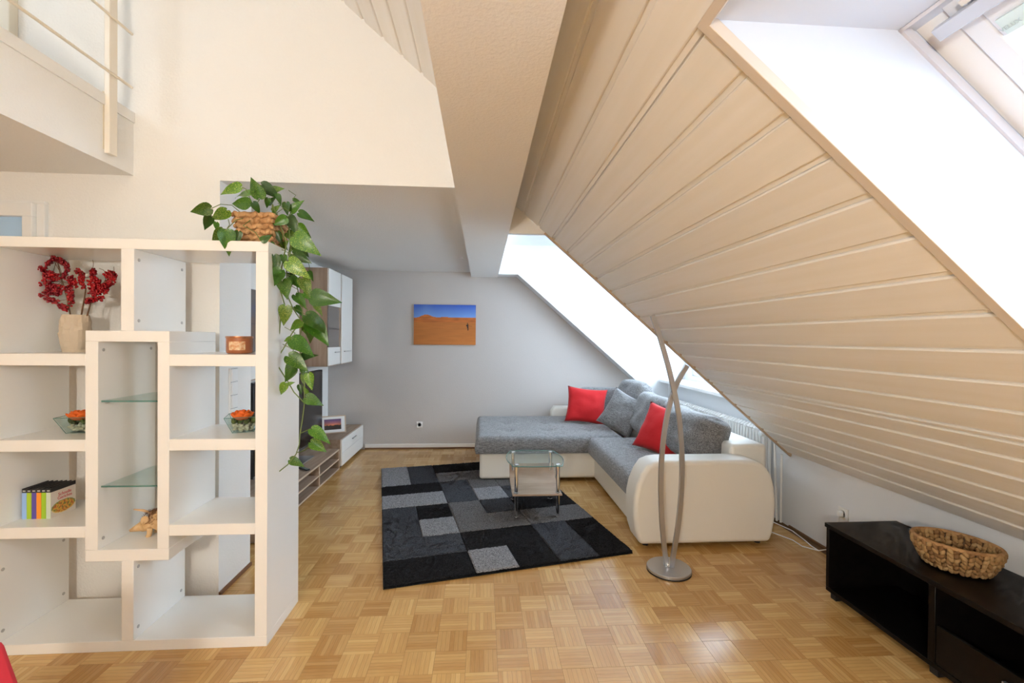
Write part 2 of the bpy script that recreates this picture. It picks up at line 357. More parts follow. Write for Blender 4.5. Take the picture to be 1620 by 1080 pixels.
# boarded slope: backing slabs (with the roof-window hole) and boards
SK0, SK1, SKY0, SKY1 = .88, 2.575, .12, 1.05
SR = (XK-RIDGE_X)*LS
def slab(mb, y0, y1, s0, s1, d0, d1):
    return mb.hexa([slope(s0, y0, d0), slope(s0, y1, d0), slope(s1, y1, d0), slope(s1, y0, d0), slope(s0, y0, d1), slope(s0, y1, d1), slope(s1, y1, d1), slope(s1, y0, d1)])
sl = MB()
for (a, b, c, d) in ((YF, Y1, 0, SK0-.032), (YF, Y1, SK1+.03, SR), (YF, SKY0-.022, SK0-.032, SK1+.03), (SKY1+.022, Y1, SK0-.032, SK1+.03)): slab(sl, a, b, c, d, .018, .12)
slope_o = struct(sl.build('ceiling_slope', 'panelwood'), 'sloping ceiling of whitewashed boards')
PW = .15; bi = 0
def board(y0, y1, s0, s1):
    "one tongue-and-groove board: raised face with eased edges and a recessed tongue"
    e0, e1 = s0+.019, s1-.001
    prof = [(s0, .018), (s0, .010), (s0+.017, .0095), (e0, .003), (e0+.004, 0), (e1-.004, 0), (e1, .004), (e1, .018)]
    n = len(prof); mb = MB()
    mb.add([slope(s, y0, d) for s, d in prof]+[slope(s, y1, d) for s, d in prof],
           [tuple(range(n-1, -1, -1)), tuple(range(n, 2*n))]+[(i, (i+1) % n, (i+1) % n+n, i+n) for i in range(n)])
    return mb.build('board', 'panelwood', slope_o)
s = -.131
while s < SR-.02:
    a, b = max(s, 0.001), min(s+PW, SR)
    if b > .02:
        if b <= SK0+.05 or a >= SK1-.06 or True:
            if a > SK0-.03 and b < SK1+.03 or (a < SK1 and b > SK1) or (a < SK0 and b > SK0):
                if a < SK1 and b > SK1: board(YF, Y1, SK1+.0, b) if b-SK1 > .03 else None; b2, a2 = SK1, a
                elif a < SK0 and b > SK0: board(YF, Y1, a, SK0); b2, a2 = b, SK0
                else: a2, b2 = a, b
                if b2-a2 > .03: board(YF, SKY0, a2, b2); board(SKY1, Y1, a2, b2)
            elif not (a < 3.6 and b > 3.02): board(YF, Y1 if b < 3.5 else YH, a, b)
            elif a < 3.02: board(YF, Y1, a, 3.02)
            elif b > 3.56: board(YF, YH, max(a, 3.52), b)
    s += PW
# edge lath along the end of the boards at the dormer
struct(slab(MB(), Y1-.012, Y1+.012, 0, 2.66, -.012, .02).build('trim_1', mat('edge_lath', (.50, .38, .27), .6)), 'thin wooden lath closing the board ends at the dormer')
# left roof slope with the gallery roof window
ls = MB()
def lslab(x0, x1, y0, y1): ls.prism([(x0, lroof(x0)), (x1, lroof(x1)), (x1, lroof(x1)+.12), (x0, lroof(x0)+.12)], y0, y1)
for (a, b, c, d) in ((LEFT_X-.1, LW0, YF, YS), (LW1, RIDGE_X, YF, YS), (LW0, LW1, YF, -.8), (LW0, LW1, .4, YS)): lslab(a, b, c, d)
struct(ls.build('ceiling_far_slope', 'panelwood'))
# dormer over the sofa
struct(MB().prism([(.2, 2.308), (.487, 2.308), (XK, ZK), (2.86, ZK), (2.86, 2.85), (.2, 2.85)], Y1+.001, Y1+.05).build('wall_dormer_near', 'plaster'), 'plastered gable strip where the boards end beside the beam')
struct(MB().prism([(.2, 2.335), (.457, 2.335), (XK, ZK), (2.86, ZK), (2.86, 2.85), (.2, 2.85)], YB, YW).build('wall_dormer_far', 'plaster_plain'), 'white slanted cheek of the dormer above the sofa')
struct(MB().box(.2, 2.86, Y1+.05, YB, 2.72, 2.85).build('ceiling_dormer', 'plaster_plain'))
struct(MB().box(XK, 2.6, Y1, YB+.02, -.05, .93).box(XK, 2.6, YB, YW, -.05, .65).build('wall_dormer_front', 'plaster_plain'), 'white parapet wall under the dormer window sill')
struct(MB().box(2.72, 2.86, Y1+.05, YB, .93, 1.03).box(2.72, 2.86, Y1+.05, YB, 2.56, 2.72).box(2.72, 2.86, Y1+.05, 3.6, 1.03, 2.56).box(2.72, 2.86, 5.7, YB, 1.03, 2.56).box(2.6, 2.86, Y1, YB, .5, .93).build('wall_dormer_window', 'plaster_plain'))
struct(MB().box(2.36, 2.73, Y1+.05, YB, .935, .97).build('trim_2', 'white_paint', bevel=.004), 'white window sill of the dormer')
w2 = struct(MB().box(2.75, 2.81, 3.6, 3.67, 1.03, 2.56).box(2.75, 2.81, 5.63, 5.7, 1.03, 2.56).box(2.75, 2.81, 3.67, 5.63, 1.03, 1.11).box(2.75, 2.81, 3.67, 5.63, 2.48, 2.56).box(2.745, 2.81, 4.6, 4.7, 1.11, 2.48).build('window_2', 'white_paint', bevel=.004), 'white dormer window behind the sofa')
for a, b in ((3.67, 4.6), (4.7, 5.63)):
    MB().box(2.775, 2.785, a, b, 1.11, 2.48).build('pane', 'glass', w2)
MB().box(2.70, 2.745, 4.64, 4.66, 1.68, 1.70).box(2.69, 2.70, 4.64, 4.66, 1.58, 1.70).build('handle', 'alu', w2)
# roof window (upper right): shaft lining, frame, sash, pane, vent bar
DW = .338
sh = MB()
sh.box(.53, 1.09, SKY0-.02, SKY1+.02, 2.270, 2.30)
ck = [(slope(SK0, 0, 0).x, slope(SK0, 0, 0).z), (.53, roof(.53)), (.53, 2.30), (1.06, 2.40), (slope(SK0, 0, DW+.12).x, slope(SK0, 0, DW+.12).z)]
sh.prism(ck, SKY1, SKY1+.02); sh.prism(ck, SKY0-.02, SKY0)
slab(sh, SKY0-.02, SKY1+.02, SK0-.03, SK0, 0, DW+.1)
w1 = struct(sh.build('window_1', mat('white_shaft_lining', (.70, .75, .84), .5)), 'deep white roof window shaft in the boarded slope')
fr = MB()    # narrow lining strip, then the fixed frame
slab(fr, SKY1-.008, SKY1, SK0, 2.215, DW-.02, DW); slab(fr, SKY0, SKY1, 2.207, 2.215, DW-.02, DW)
fr.build('lining_strip', mat('pale_grey_strip', (.70, .70, .76), .5), w1)
fr = MB()
WT = 2.225
for a, b, c, d in ((SKY1-.068, SKY1, SK0, WT), (SKY0, SKY0+.068, SK0, WT), (SKY0+.068, SKY1-.068, WT-.02, WT), (SKY0+.068, SKY1-.068, SK0, SK0+.06)): slab(fr, a, b, c, d, DW+.012, DW+.10)
fr.build('frame', 'white_paint', w1, bevel=.003)
gk = MB()
for a, b, c, d in ((SKY1-.073, SKY1-.068, SK0, WT-.02), (SKY0+.068, SKY0+.073, SK0, WT-.02)): slab(gk, a, b, c, d, DW+.02, DW+.09)
gk.build('gasket', 'blackgap', w1)
sa = MB()
for a, b, c, d in ((SKY1-.118, SKY1-.073, SK0+.06, WT-.022), (SKY0+.073, SKY0+.118, SK0+.06, WT-.022), (SKY0+.118, SKY1-.118, 2.055, WT-.06), (SKY0+.118, SKY1-.118, SK0+.06, SK0+.13)): slab(sa, a, b, c, d, DW+.004, DW+.08)
sash = sa.build('sash', mat('pale_blue_white_sash', (.82, .86, .92), .35), w1, bevel=.004)
slab(MB(), SKY0+.118, SKY1-.118, SK0+.13, 2.055, DW+.05, DW+.06).build('pane', 'glass', w1)
slab(MB(), SKY0+.05, SKY1-.052, 2.135, 2.168, DW-.028, DW-.010).build('ventilation_bar', mat('silver_lacquer', (.60, .63, .70), .35, .3), w1, bevel=.002)
slab(MB(), SKY0+.12, SKY1-.115, 2.172, 2.185, DW-.012, DW+.02).build('vent_slot', 'white_paint', w1)
pl = MB(); slab(pl, SKY1-.28, SKY1-.13, 2.058, 2.10, DW-.002, DW+.006); pl.build('type_plate', mat('pale_turquoise_plate', (.70, .86, .88), .3), w1)
tx = text('type_lettering', 'VELUX', .013, mat('grey_emboss', (.55, .68, .72), .5), w1, (0, 0, 0), (0, 0, 0))
tx.matrix_local = Matrix.Translation(slope(2.070, SKY1-.145, DW-.003)) @ Matrix(((0, UD[0], -ND[0]), (-1, UD[1], -ND[1]), (0, UD[2], -ND[2]))).to_4x4()
# timber frame edge of the shaft on the boarded side
ed = MB(); slab(ed, SKY1-.004, SKY1+.026, SK0, SK1+.02, -.010, .018); slab(ed, SKY0, SKY1, SK1-.004, SK1+.022, -.010, .018)
struct(ed.build('trim_3', mat('pinkish_edge_batten', (.72, .64, .56), .5), bevel=.002), 'slim painted batten round the roof window opening')
# gallery
gal = struct(MB().box(LEFT_X, -1.98, YF, YH, 2.405, 2.755).build('gallery_slab', 'plaster'), 'plastered edge and underside of the gallery floor')
MB().box(-1.985, -1.972, YF, YH, 2.70, 2.757).build('edge_band', 'plaster', gal)
# doors: glazed door under the gallery, door frame on the gallery
d1 = struct(MB().box(-3.35, -2.475, YH-.05, YH, 2.15, 2.225).box(-2.527, -2.475, YH-.05, YH, 0, 2.15).box(-3.35, -3.29, YH-.05, YH, 0, 2.15).box(-3.40, -2.432, YH-.025, YH, 2.225, 2.24).box(-2.475, -2.432, YH-.025, YH, 0, 2.225).build('door_1', 'white_paint', bevel=.004), 'white framed glazed door behind the shelf')
MB().box(-3.29, -2.527, YH-.02, YH-.012, .1, 2.15).build('pane', 'bluepane', d1)
d2 = struct(MB().box(-2.66, -2.59, YH-.05, YH, 2.755, 3.75).box(-3.5, -3.43, YH-.05, YH, 2.755, 3.75).box(-3.5, -2.59, YH-.05, YH, 3.75, 3.82).build('door_2', mat('cream_frame', (.80, .74, .62), .4), bevel=.004), 'cream framed door on the gallery')
MB().box(-3.43, -2.66, YH-.02, YH-.012, 2.76, 3.75).build('pane', mat('pale_blue_glass', (.62, .74, .92), .1), d2)
# baseboards
struct(MB().box(-1.56, -.05, YW-.014, YW, 0.018, .065).build('baseboard_back', 'white_paint', bevel=.003), 'white skirting on the greige wall')
MB().box(-1.56, -.05, YW-.018, YW, 0, .018).build('shoe_strip', mat('brown_shoe_moulding', (.20, .09, .04), .5), bpy.data.objects['baseboard_back'])
struct(MB().box(-1.51, -1.497, YH, YS, 0, .02).build('baseboard_left', mat('brown_skirting', (.22, .10, .045), .5)))
struct(MB().box(XK-.012, XK, YF, Y1, 0, .012).build('baseboard_right', mat('brown_skirting_knee', (.22, .11, .05), .5)))
# ================================================================== THINGS
def bezier(p0, p1, p2, p3, n=12):
    return [p0*((1-t)**3)+p1*(3*t*(1-t)**2)+p2*(3*t*t*(1-t))+p3*t**3 for t in [i/n for i in range(n+1)]]
# ---- globes behind the camera: warm hall pendant, and an added fill light
def pendant(loc, power_r, label, glow='warmglow'):
    t = thing('hall_or_fill_lamp', label, 'lamp', loc)
    MB().ball((0, 0, 0), power_r, 24, 16).build('globe', glow, t, smooth=180)
    MB().lathe([(.03, power_r-.01), (.03, power_r+.06)], 12).build('socket', 'grey_metal', t)
    top = min(roof(loc[0]), lroof(loc[0]) if loc[0] < RIDGE_X else 9)-loc[2]
    MB().tube([(0, 0, power_r+.05), (0, 0, top)], .004, 6).build('cord', 'blackpl', t)
pendant((-1.15, -.55, 3.35), .12, 'round glowing pendant globe hanging high in the hall')
pendant((-.8, -1.3, 1.75), .15, 'round added fill light globe hanging low behind the viewer', 'fillglow')  # unseen fill light, added to brighten the boards and beam
# ---- gallery railing
rl = thing('gallery_railing', 'cream painted metal railing post and rods on the gallery edge', 'railing', (-1.95, 2.507, 2.45))
MB().box(-.028, .0, -.026, .026, 0, 1.1).build('post', mat('cream_metal', (.86, .80, .70), .35), rl, bevel=.003)
MB().box(-.034, -.028, -.03, .03, .02, .32).build('bracket', mat('bracket_metal', (.80, .72, .58), .4), rl)
for z in (.418, .712, 1.0):
    MB().tube([(.006, -5.4, z), (.006, .115, z)], .0075, 8).build('rail_rod', mat('cream_rod', (.84, .77, .65), .35), rl, smooth=60)
# ---- bookcase
bk = thing('room_divider_shelf', 'tall white open cube shelf with raised centre box, left', 'shelf', (-1.67, 2.4175, 0))
def bb(name, x0, x1, z0, z1, y0=2.232, y1=2.603, m='white_lac'):
    return MB().box(x0+1.67, x1+1.67, y0-2.4175, y1-2.4175, z0, z1).build(name, m, bk, bevel=.0015, seg=1)
bb('top_board', -2.31, -1.031, 1.907, 1.956); bb('bottom_board', -2.31, -1.031, 0, .05)
bb('side_panel', -1.089, -1.031, .05, 1.907); bb('side_panel', -2.31, -2.252, .05, 1.907)
bb('divider', -1.703, -1.644, 1.521, 1.907); bb('divider', -1.698, -1.644, .05, .430)
bb('box_top', -1.861, -1.484, 1.469, 1.521); bb('box_bottom', -1.861, -1.484, .430, .485)
bb('box_side', -1.861, -1.804, .485, 1.469); bb('box_side', -1.538, -1.484, .485, 1.469)
for z0, z1 in ((1.355, 1.411), (.952, 1.007), (.545, .598)):
    bb('shelf_board', -2.252, -1.861, z0, z1); bb('shelf_board', -1.484, -1.089, z0, z1)
for z in (1.182, .776):
    g = bb('glass_shelf', -1.803, -1.539, z, z+.007, 2.25, 2.59, 'tglass')
    MB().box(-1.803+1.67, -1.539+1.67, 2.2485-2.4175, 2.2502-2.4175, z, z+.007).build('edge', 'gedge', g)
    for x in (-1.800, -1.545):
        MB().box(x+1.67-.002, x+1.67+.008, 2.27-2.4175, 2.285-2.4175, z-.008, z).build('shelf_pin', 'alu', g)
pm = MB().lathe([(.008, 0), (.008, .0015), (.006, .002)], 12).mesh('screw_cover'); pm.materials.append(mat('grey_screw_cover', (.42, .41, .40), .5))
for x, zs in ((-1.644, (1.86, 1.57, .39, .10)), (-1.804, (1.43, .53)), (-2.252, (.10, .39))):
    for z in zs:
        for y in (2.262, 2.57):
            o = bpy.data.objects.new('screw_cover', pm); COL.objects.link(o); o.parent = bk; o.location = (x+1.67, y-2.4175, z); o.rotation_euler = (0, math.pi/2, 0)
# ---- cookbooks
cols = [('pale blue', (.32, .50, .85)), ('lime green', (.42, .60, .03)), ('violet blue', (.12, .08, .38)), ('orange', (.95, .32, .03)), ('leaf green', (.36, .58, .03)), ('mint green', (.50, .72, .45))]
def cover_print(u, v):
    c = (.80, .74, .66)
    du, dv = (u-.5)/.48, (v-.33)/.24
    r = du*du+dv*dv
    if r < 1:
        n = noise.noise(Vector((u*14, v*14, 3))); m_ = noise.noise(Vector((u*9, v*9, 8)))
        c = (.78, .42, .06) if n > -.05 else ((.55, .13, .04) if m_ > 0 else (.22, .26, .05))
        if r > .8: c = (.85, .62, .18) if v < .3 else (.20, .30, .06)
    return c
bx0 = -2.238
for i, (nm, c) in enumerate(cols):
    x0 = bx0+i*.0223
    lab = ['%s spined cookbook with black top band, leftmost in the row', '%s spined cookbook beside the pale blue one', '%s spined cookbook, the third from the left', '%s spined cookbook between the violet and green ones', '%s spined cookbook, second from the right end', '%s spined cookbook with its food photo cover showing'][i] % nm
    t = thing('cookbook', lab, 'book', (x0+.0105, 2.335, .598), 0, 'cookbooks on the lower left shelf')
    hh = .148; dpt = .135
    MB().box(-.0105, .0105, 0, .003, .0, hh-.020).box(-.0105, -.009, .003, dpt, 0, hh-.02).box(.009, .0105, .003, dpt, 0, hh-.02).build('cover', mat('book_cover_'+nm.replace(' ', '_'), c if i < 5 else (.62, .70, .55), .35), t)
    MB().box(-.0105, .0105, 0, .003, hh-.020, hh).box(-.0105, -.009, .003, dpt, hh-.02, hh).box(.009, .0105, .003, dpt, hh-.02, hh).build('top_band', 'blackpl', t)
    MB().box(-.009, .009, .003, dpt-.003, .003, hh-.004).build('pages', mat('dark_page_tops', (.10, .09, .085), .8), t)
    MB().box(-.006, .006, -.0006, 0, hh-.014, hh-.008).build('spine_mark', mat('spine_mark', (.5, .48, .45), .5), t)
    if i == 5:
        p = printed('cover_picture', dpt, hh-.020, 48, 40, cover_print, 'gloss_print', t, (.0108, dpt/2, 0), (0, 0, math.pi/2))
        tm_ = mat('red_title', (.62, .10, .12), .5)
        text('title', 'Schnelle', .022, tm_, t, (.0112, dpt*.55, .098), (math.pi/2, 0, math.pi/2)); text('title', 'Gerichte', .022, tm_, t, (.0112, dpt*.55, .080), (math.pi/2, 0, math.pi/2))
# ---- stoneware vase with berry branches
YV = 2.46
vz = 1.411
vase = MB(); vn = 20
prof = [(.030, .002), (.050, 0), (.053, .015), (.056, .03), (.059, .05), (.062, .07), (.063, .09), (.063, .11), (.061, .13), (.059, .15), (.056, .17), (.053, .192), (.046, .192), (.046, .12), (.03, .11)]
vase.lathe(prof, 26)
vase.v = [tuple(Vector(p)*(1+(.12*noise.noise(Vector(p)*24+Vector((5, 0, 0)))+.10*noise.noise(Vector(p)*60))*(1 if .01 < p[2] < .19 else 0))) for p in vase.v]
vo = tag(vase.build('vase', 'stoneware', loc=(-2.098, YV, vz), smooth=12), 'rough sand coloured stoneware vase with facetted sides', 'vase')
def bp(zx, zy, y=YV): return at(40+zx/6, 390+zy/6, Y=y)
branches = [
 ('berry_branch', 'large spreading left branch of red berries in the stone vase', [(445, 640), (400, 500), (350, 330), (300, 120)],
  [([(250, 100), (330, 130), (390, 170), (400, 230), (360, 290)], 20), ([(190, 190), (250, 130)], 18), ([(120, 190), (180, 240), (260, 260)], 20), ([(110, 350), (160, 340)], 26), ([(190, 290), (240, 270), (300, 300)], 34), ([(200, 360), (260, 390), (330, 400)], 34), ([(190, 440), (250, 420), (320, 440)], 28), ([(200, 500), (300, 520)], 20), ([(330, 565), (400, 590)], 22), ([(130, 450), (160, 460)], 16), ([(380, 400), (430, 410), (430, 470), (440, 540)], 26), ([(430, 300), (460, 370)], 32)],
  [(150, 45), (75, 405)]),
 ('berry_branch', 'thin upright middle branch of red berries in the stone vase', [(515, 640), (560, 500), (575, 400), (540, 300)],
  [([(490, 220), (540, 270), (530, 320), (550, 390)], 22), ([(640, 220), (650, 280)], 24)], [(640, 125)]),
 ('berry_branch', 'dark red right hand branch of berries in the stone vase', [(565, 640), (620, 540), (680, 430), (800, 290)],
  [([(620, 330), (690, 350), (640, 420), (700, 410)], 40), ([(770, 260), (830, 270), (820, 320), (770, 370), (740, 420)], 32), ([(580, 520), (650, 500), (740, 490)], 20)], [(840, 190), (700, 205)])]
for nm, lab, st, paths, tips in branches:
    base = bp(*st[0]); t = thing(nm, lab, 'branch', (base.x, YV, vz+.125), 0, 'berry branches in the vase'); off = Vector((base.x, YV, vz+.125))
    mb = MB(); pts = [bp(*p) for p in st]; pts[0].z = vz+.14
    mb.tube([p-off for p in [Vector((pts[0].x*.6-2.098*.4, YV, vz+.128))]+pts], [.0045, .004, .0035, .003, .002], 6)
    for path, r in paths:
        c = bp(*path[0]); near = min(pts, key=lambda q: (q-c).length); mb.tube([near-off, bp(*path[-1])-off, c-off], .0016, 5)
    for q in tips:
        c = bp(*q); near = bp(*min([p for pa, r in paths for p in pa], key=lambda p: (p[0]-q[0])**2+(p[1]-q[1])**2)); mb.tube([near-off, (near+c)/2+Vector((0, .005, .006))-off, c-off], .0013, 5)
    mb.build('stem', 'twig', t, smooth=60)
    be = MB()
    for path, r in paths:
        Ls = sum(math.dist(path[i], path[i+1]) for i in range(len(path)-1))
        for k in range(int(Ls*r/36)+8):
            f = random.random()*(len(path)-1); i = int(f); a, b = path[i], path[min(i+1, len(path)-1)]; f -= i
            an, rr = random.random()*6.28, r*1.22*math.sqrt(random.random())
            c = bp(a[0]+(b[0]-a[0])*f+math.cos(an)*rr, a[1]+(b[1]-a[1])*f+math.sin(an)*rr, YV+random.uniform(-.03, .02))
            be.ball(c-off, random.uniform(.0048, .0062), 7, 5)
    o = be.build('berries', 'berry', t, smooth=180); o['kind'] = 'stuff'
# ---- glass bowls with pebbles, moss and an orange rose
def flower_bowl(loc, rz, label):
    t = thing('flower_bowl', label, 'bowl', loc, rz, 'glass flower bowls on the shelf')
    a, b, h_ = .046, .079, .082
    q = lambda r, z, e=0: [(r-e, -r+e, z), (r-e, r-e, z), (-r+e, r-e, z), (-r+e, -r+e, z)]
    g = MB(); vs = q(a, 0)+q(b, h_)+q(b-.003, h_)+q(a-.003, .004)
    g.add(vs, [(3, 2, 1, 0)]+[(i, (i+1) % 4, (i+1) % 4+4, i+4) for i in range(4)]+[(i+4, (i+1) % 4+4, (i+1) % 4+8, i+8) for i in range(4)]+[(i+8, (i+1) % 4+8, (i+1) % 4+12, i+12) for i in range(4)]+[(12, 13, 14, 15)])
    g.build('glass_bowl', 'tglass', t)
    e = MB()
    for r, z in ((a, 0), (b, h_)):
        c = q(r, z)
        for i in range(4): e.tube([c[i], c[(i+1) % 4]], .0014, 5)
    for i in range(4): e.tube([q(a, 0)[i], q(b, h_)[i]], .0014, 5)
    e.build('rim', 'gedge', t)
    p = MB()
    for k in range(85):
        z = random.uniform(.009, .040); r = a+(b-a)*z/h_-.012
        p.ball((random.uniform(-r, r), random.uniform(-r, r), z), random.uniform(.007, .011), 7, 5, (1, 1, .75))
    o = p.build('pebbles', 'pebble', t, smooth=180); o['kind'] = 'stuff'
    m_ = MB()
    for k in range(26):
        r = .052; m_.ball((random.uniform(-r, r), random.uniform(-r, r), random.uniform(.045, .066)), random.uniform(.008, .014), 6, 5)
    m_.build('moss', 'moss', t, smooth=180)['kind'] = 'stuff'
    rs = MB()
    for ring, (R_, n_, h2, sz) in enumerate(((.036, 7, .080, .024), (.024, 6, .090, .020), (.012, 4, .096, .014))):
        for k in range(n_):
            an = 6.283*k/n_+ring*.5
            rs.ball((R_*math.cos(an)-.008, R_*math.sin(an)-.01, h2), sz, 8, 6, (1, .32, 1.05), Matrix.Rotation(an+math.pi/2, 3, 'Z') @ Matrix.Rotation(.75-.3*ring, 3, 'X'))
    rs.build('rose', 'orange', t, smooth=180)
flower_bowl((-2.035, 2.43, 1.007), .2, 'square glass bowl with pebbles and orange rose, partly behind the centre box')
flower_bowl((-1.235, 2.42, 1.007), .35, 'square glass bowl with pebbles and orange rose on the right hand shelf')
# ---- candle jar
cj = thing('candle_jar', 'amber glass candle jar with a copper rim on the right shelf', 'candle', (-1.245, 2.39, 1.411))
MB().lathe([(.050, 0), (.058, .004), (.0605, .012), (.0605, .078)], 32).build('jar', 'amber', cj, smooth=40)
MB().lathe([(.0615, .078), (.063, .080), (.063, .088), (.055, .089), (.055, .078)], 32).build('rim', 'copper', cj, smooth=40)
lb = MB()
for k in range(8):
    a0, a1 = -1.95+k*.16, -1.95+(k+1)*.16
    lb.add([(.0609*math.cos(a), .0609*math.sin(a), z) for a in (a0, a1) for z in (.018, .062)], [(0, 2, 3, 1)])
lb.build('label', mat('orange_brown_label', (.62, .25, .09), .5, var=(70, (.85, .66, .42))), cj)
# ---- bristly decorative animal in the lower centre box
an_ = thing('decorative_boar', 'small bristly straw animal with a pointed snout, in the centre box', 'figurine', (-1.622, 2.40, .485), 0)
bd = MB().ball((0, 0, .075), .06, 14, 10, (1.15, .8, .9)); bd.ball((-.07, -.012, .055), .036, 12, 8, (1.3, .85, .85), Matrix.Rotation(-.5, 3, 'Y'))
bd.build('body', 'straw', an_, smooth=180)
MB().tube([(-.075, -.015, .055), (-.11, -.02, .042), (-.145, -.025, .030)], [.030, .019, .006], 12).build('snout', 'straw', an_, smooth=180)
fz = MB()
for k in range(700):
    th, ph = random.uniform(0, 6.283), random.uniform(-.15, 1.5)
    d = Vector((math.cos(th)*math.cos(ph)*1.15, math.sin(th)*math.cos(ph)*.8, math.sin(ph)*.9))
    p = d*.058+Vector((0, 0, .075)); e = p+(d.normalized()+Vector((.5, 0, .1))+Vector([random.uniform(-.5, .5) for _ in range(3)])).normalized()*.018
    sd = d.cross(Vector((.3, .2, 1))).normalized()*.002; fz.add([p-sd, p+sd, e], [(0, 1, 2)])
for k in range(420):
    th, ph = random.uniform(0, 6.283), random.uniform(-.1, 1.5)
    d = Vector((math.cos(th)*math.cos(ph), math.sin(th)*math.cos(ph)*.8, math.sin(ph)))
    p = d*.046+Vector((-.045, -.006, .074)); e = p+(d.normalized()+Vector((.5, 0, .2))+Vector([random.uniform(-.5, .5) for _ in range(3)])).normalized()*.018
    sd = d.cross(Vector((.3, .2, 1))).normalized()*.002; fz.add([p-sd, p+sd, e], [(0, 1, 2)])
fz.build('bristles', 'bristle', an_)['kind'] = 'stuff'
for sy in (-1, 1):
    MB().ball((-.062, sy*.030-.012, .088), .020, 10, 6, (1, .35, 1.1), Matrix.Rotation(.5, 3, 'Y')).build('ear', 'straw', an_, smooth=180)
for x, y in ((-.045, -.028), (-.045, .028), (.05, -.028), (.05, .028)):
    MB().tube([(x, y, .045), (x-.004, y, .012), (x-.010, y, 0)], [.014, .011, .013], 8).build('leg', 'straw', an_, smooth=60)
MB().tube([(-.055, .0, .108), (-.10, .0, .122), (-.145, .0, .128)], [.006, .007, .003], 6).build('horn_twig', mat('horn_straw', (.72, .46, .25), .8), an_, smooth=60)
# ---- potted pothos on the shelf top
pt = thing('potted_pothos', 'trailing green and yellow pothos in a woven basket pot on the shelf', 'plant', (-1.15, 2.42, 1.956))
PO = Vector((-1.15, 2.42, 1.956))
pot = MB(); b0, b1, ph_ = .074, .100, .165
for (r0, z0, r1, z1) in ((b0-.008, 0, b1-.008, ph_),):
    c = lambda r, z: [(r, -r, z), (r, r, z), (-r, r, z), (-r, -r, z)]
    pot.add(c(r0, z0)+c(r1, z1)+c(r1-.01, z1)+c(r1-.014, z1-.02), [(3, 2, 1, 0)]+[(i, (i+1) % 4, (i+1) % 4+4, i+4) for i in range(4)]+[(i+4, (i+1) % 4+4, (i+1) % 4+8, i+8) for i in range(4)]+[(i+8, (i+1) % 4+8, (i+1) % 4+12, i+12) for i in range(4)])
pot_o = pot.build('basket_pot', 'hyacinth2', pt)
MB().box(-.084, .084, -.084, .084, .13, .148).build('soil', 'soil', pt)
wv = MB()
for row in range(6):
    z = .014+row*.0275; r = b0+(b1-b0)*z/ph_
    for side in range(4):
        for k in range(7):
            f = (k+.5*(row % 2)+.25)/7*2-1
            if f > 1: continue
            p = Vector((f*r, -r+.001, z)); rot = Matrix.Rotation(side*math.pi/2, 3, 'Z') @ Matrix.Rotation(.55*(1 if (k+row) % 2 else -1), 3, 'Y')
            wv.ball(Matrix.Rotation(side*math.pi/2, 3, 'Z') @ p, random.uniform(.016, .022), 7, 5, (1.25, .36, .62), rot @ Matrix.Rotation(random.uniform(-.35, .35), 3, 'Y'))
wv.build('weave', 'hyacinth2', pot_o, smooth=180)['kind'] = 'stuff'
def leaf_mesh(curl, fold, name):
    # heart shaped blade, stalk end at the origin, tip at +Y, unit length
    rows = [(-.06, .16), (.0, .30), (.10, .385), (.24, .40), (.42, .345), (.62, .24), (.82, .11), (1.0, .0)]
    vs = []; fs = []
    for i, (y, w_) in enumerate(rows):
        z = -curl*y*y
        for j, f in enumerate((-1, -.5, 0, .5, 1)):
            x = w_*f; yy = y if abs(f) > .1 or i > 1 else max(y, .04)
            vs.append((x, yy, z+fold*abs(x)*1.0-.5*fold*x*x*2+.012*math.sin(9*y+3*f)))
    for i in range(len(rows)-1):
        for j in range(4): fs.append((i*5+j, i*5+j+1, (i+1)*5+j+1, (i+1)*5+j))
    mb = MB().add(vs, fs); me = mb.mesh(name, 180); me.materials.append(M['leaf']); return me
LM = [leaf_mesh(.18, .35, 'leaf'), leaf_mesh(.38, .25, 'leaf'), leaf_mesh(.05, .5, 'leaf'), leaf_mesh(.28, .15, 'leaf')]
def r8(x, y): return (300+x/4.5, 270+y/4.5)
def r3(x, y): return (380+x/5.4, 400+y/5.4)
def r6(x, y): return (400+x/6., 580+y/6.)
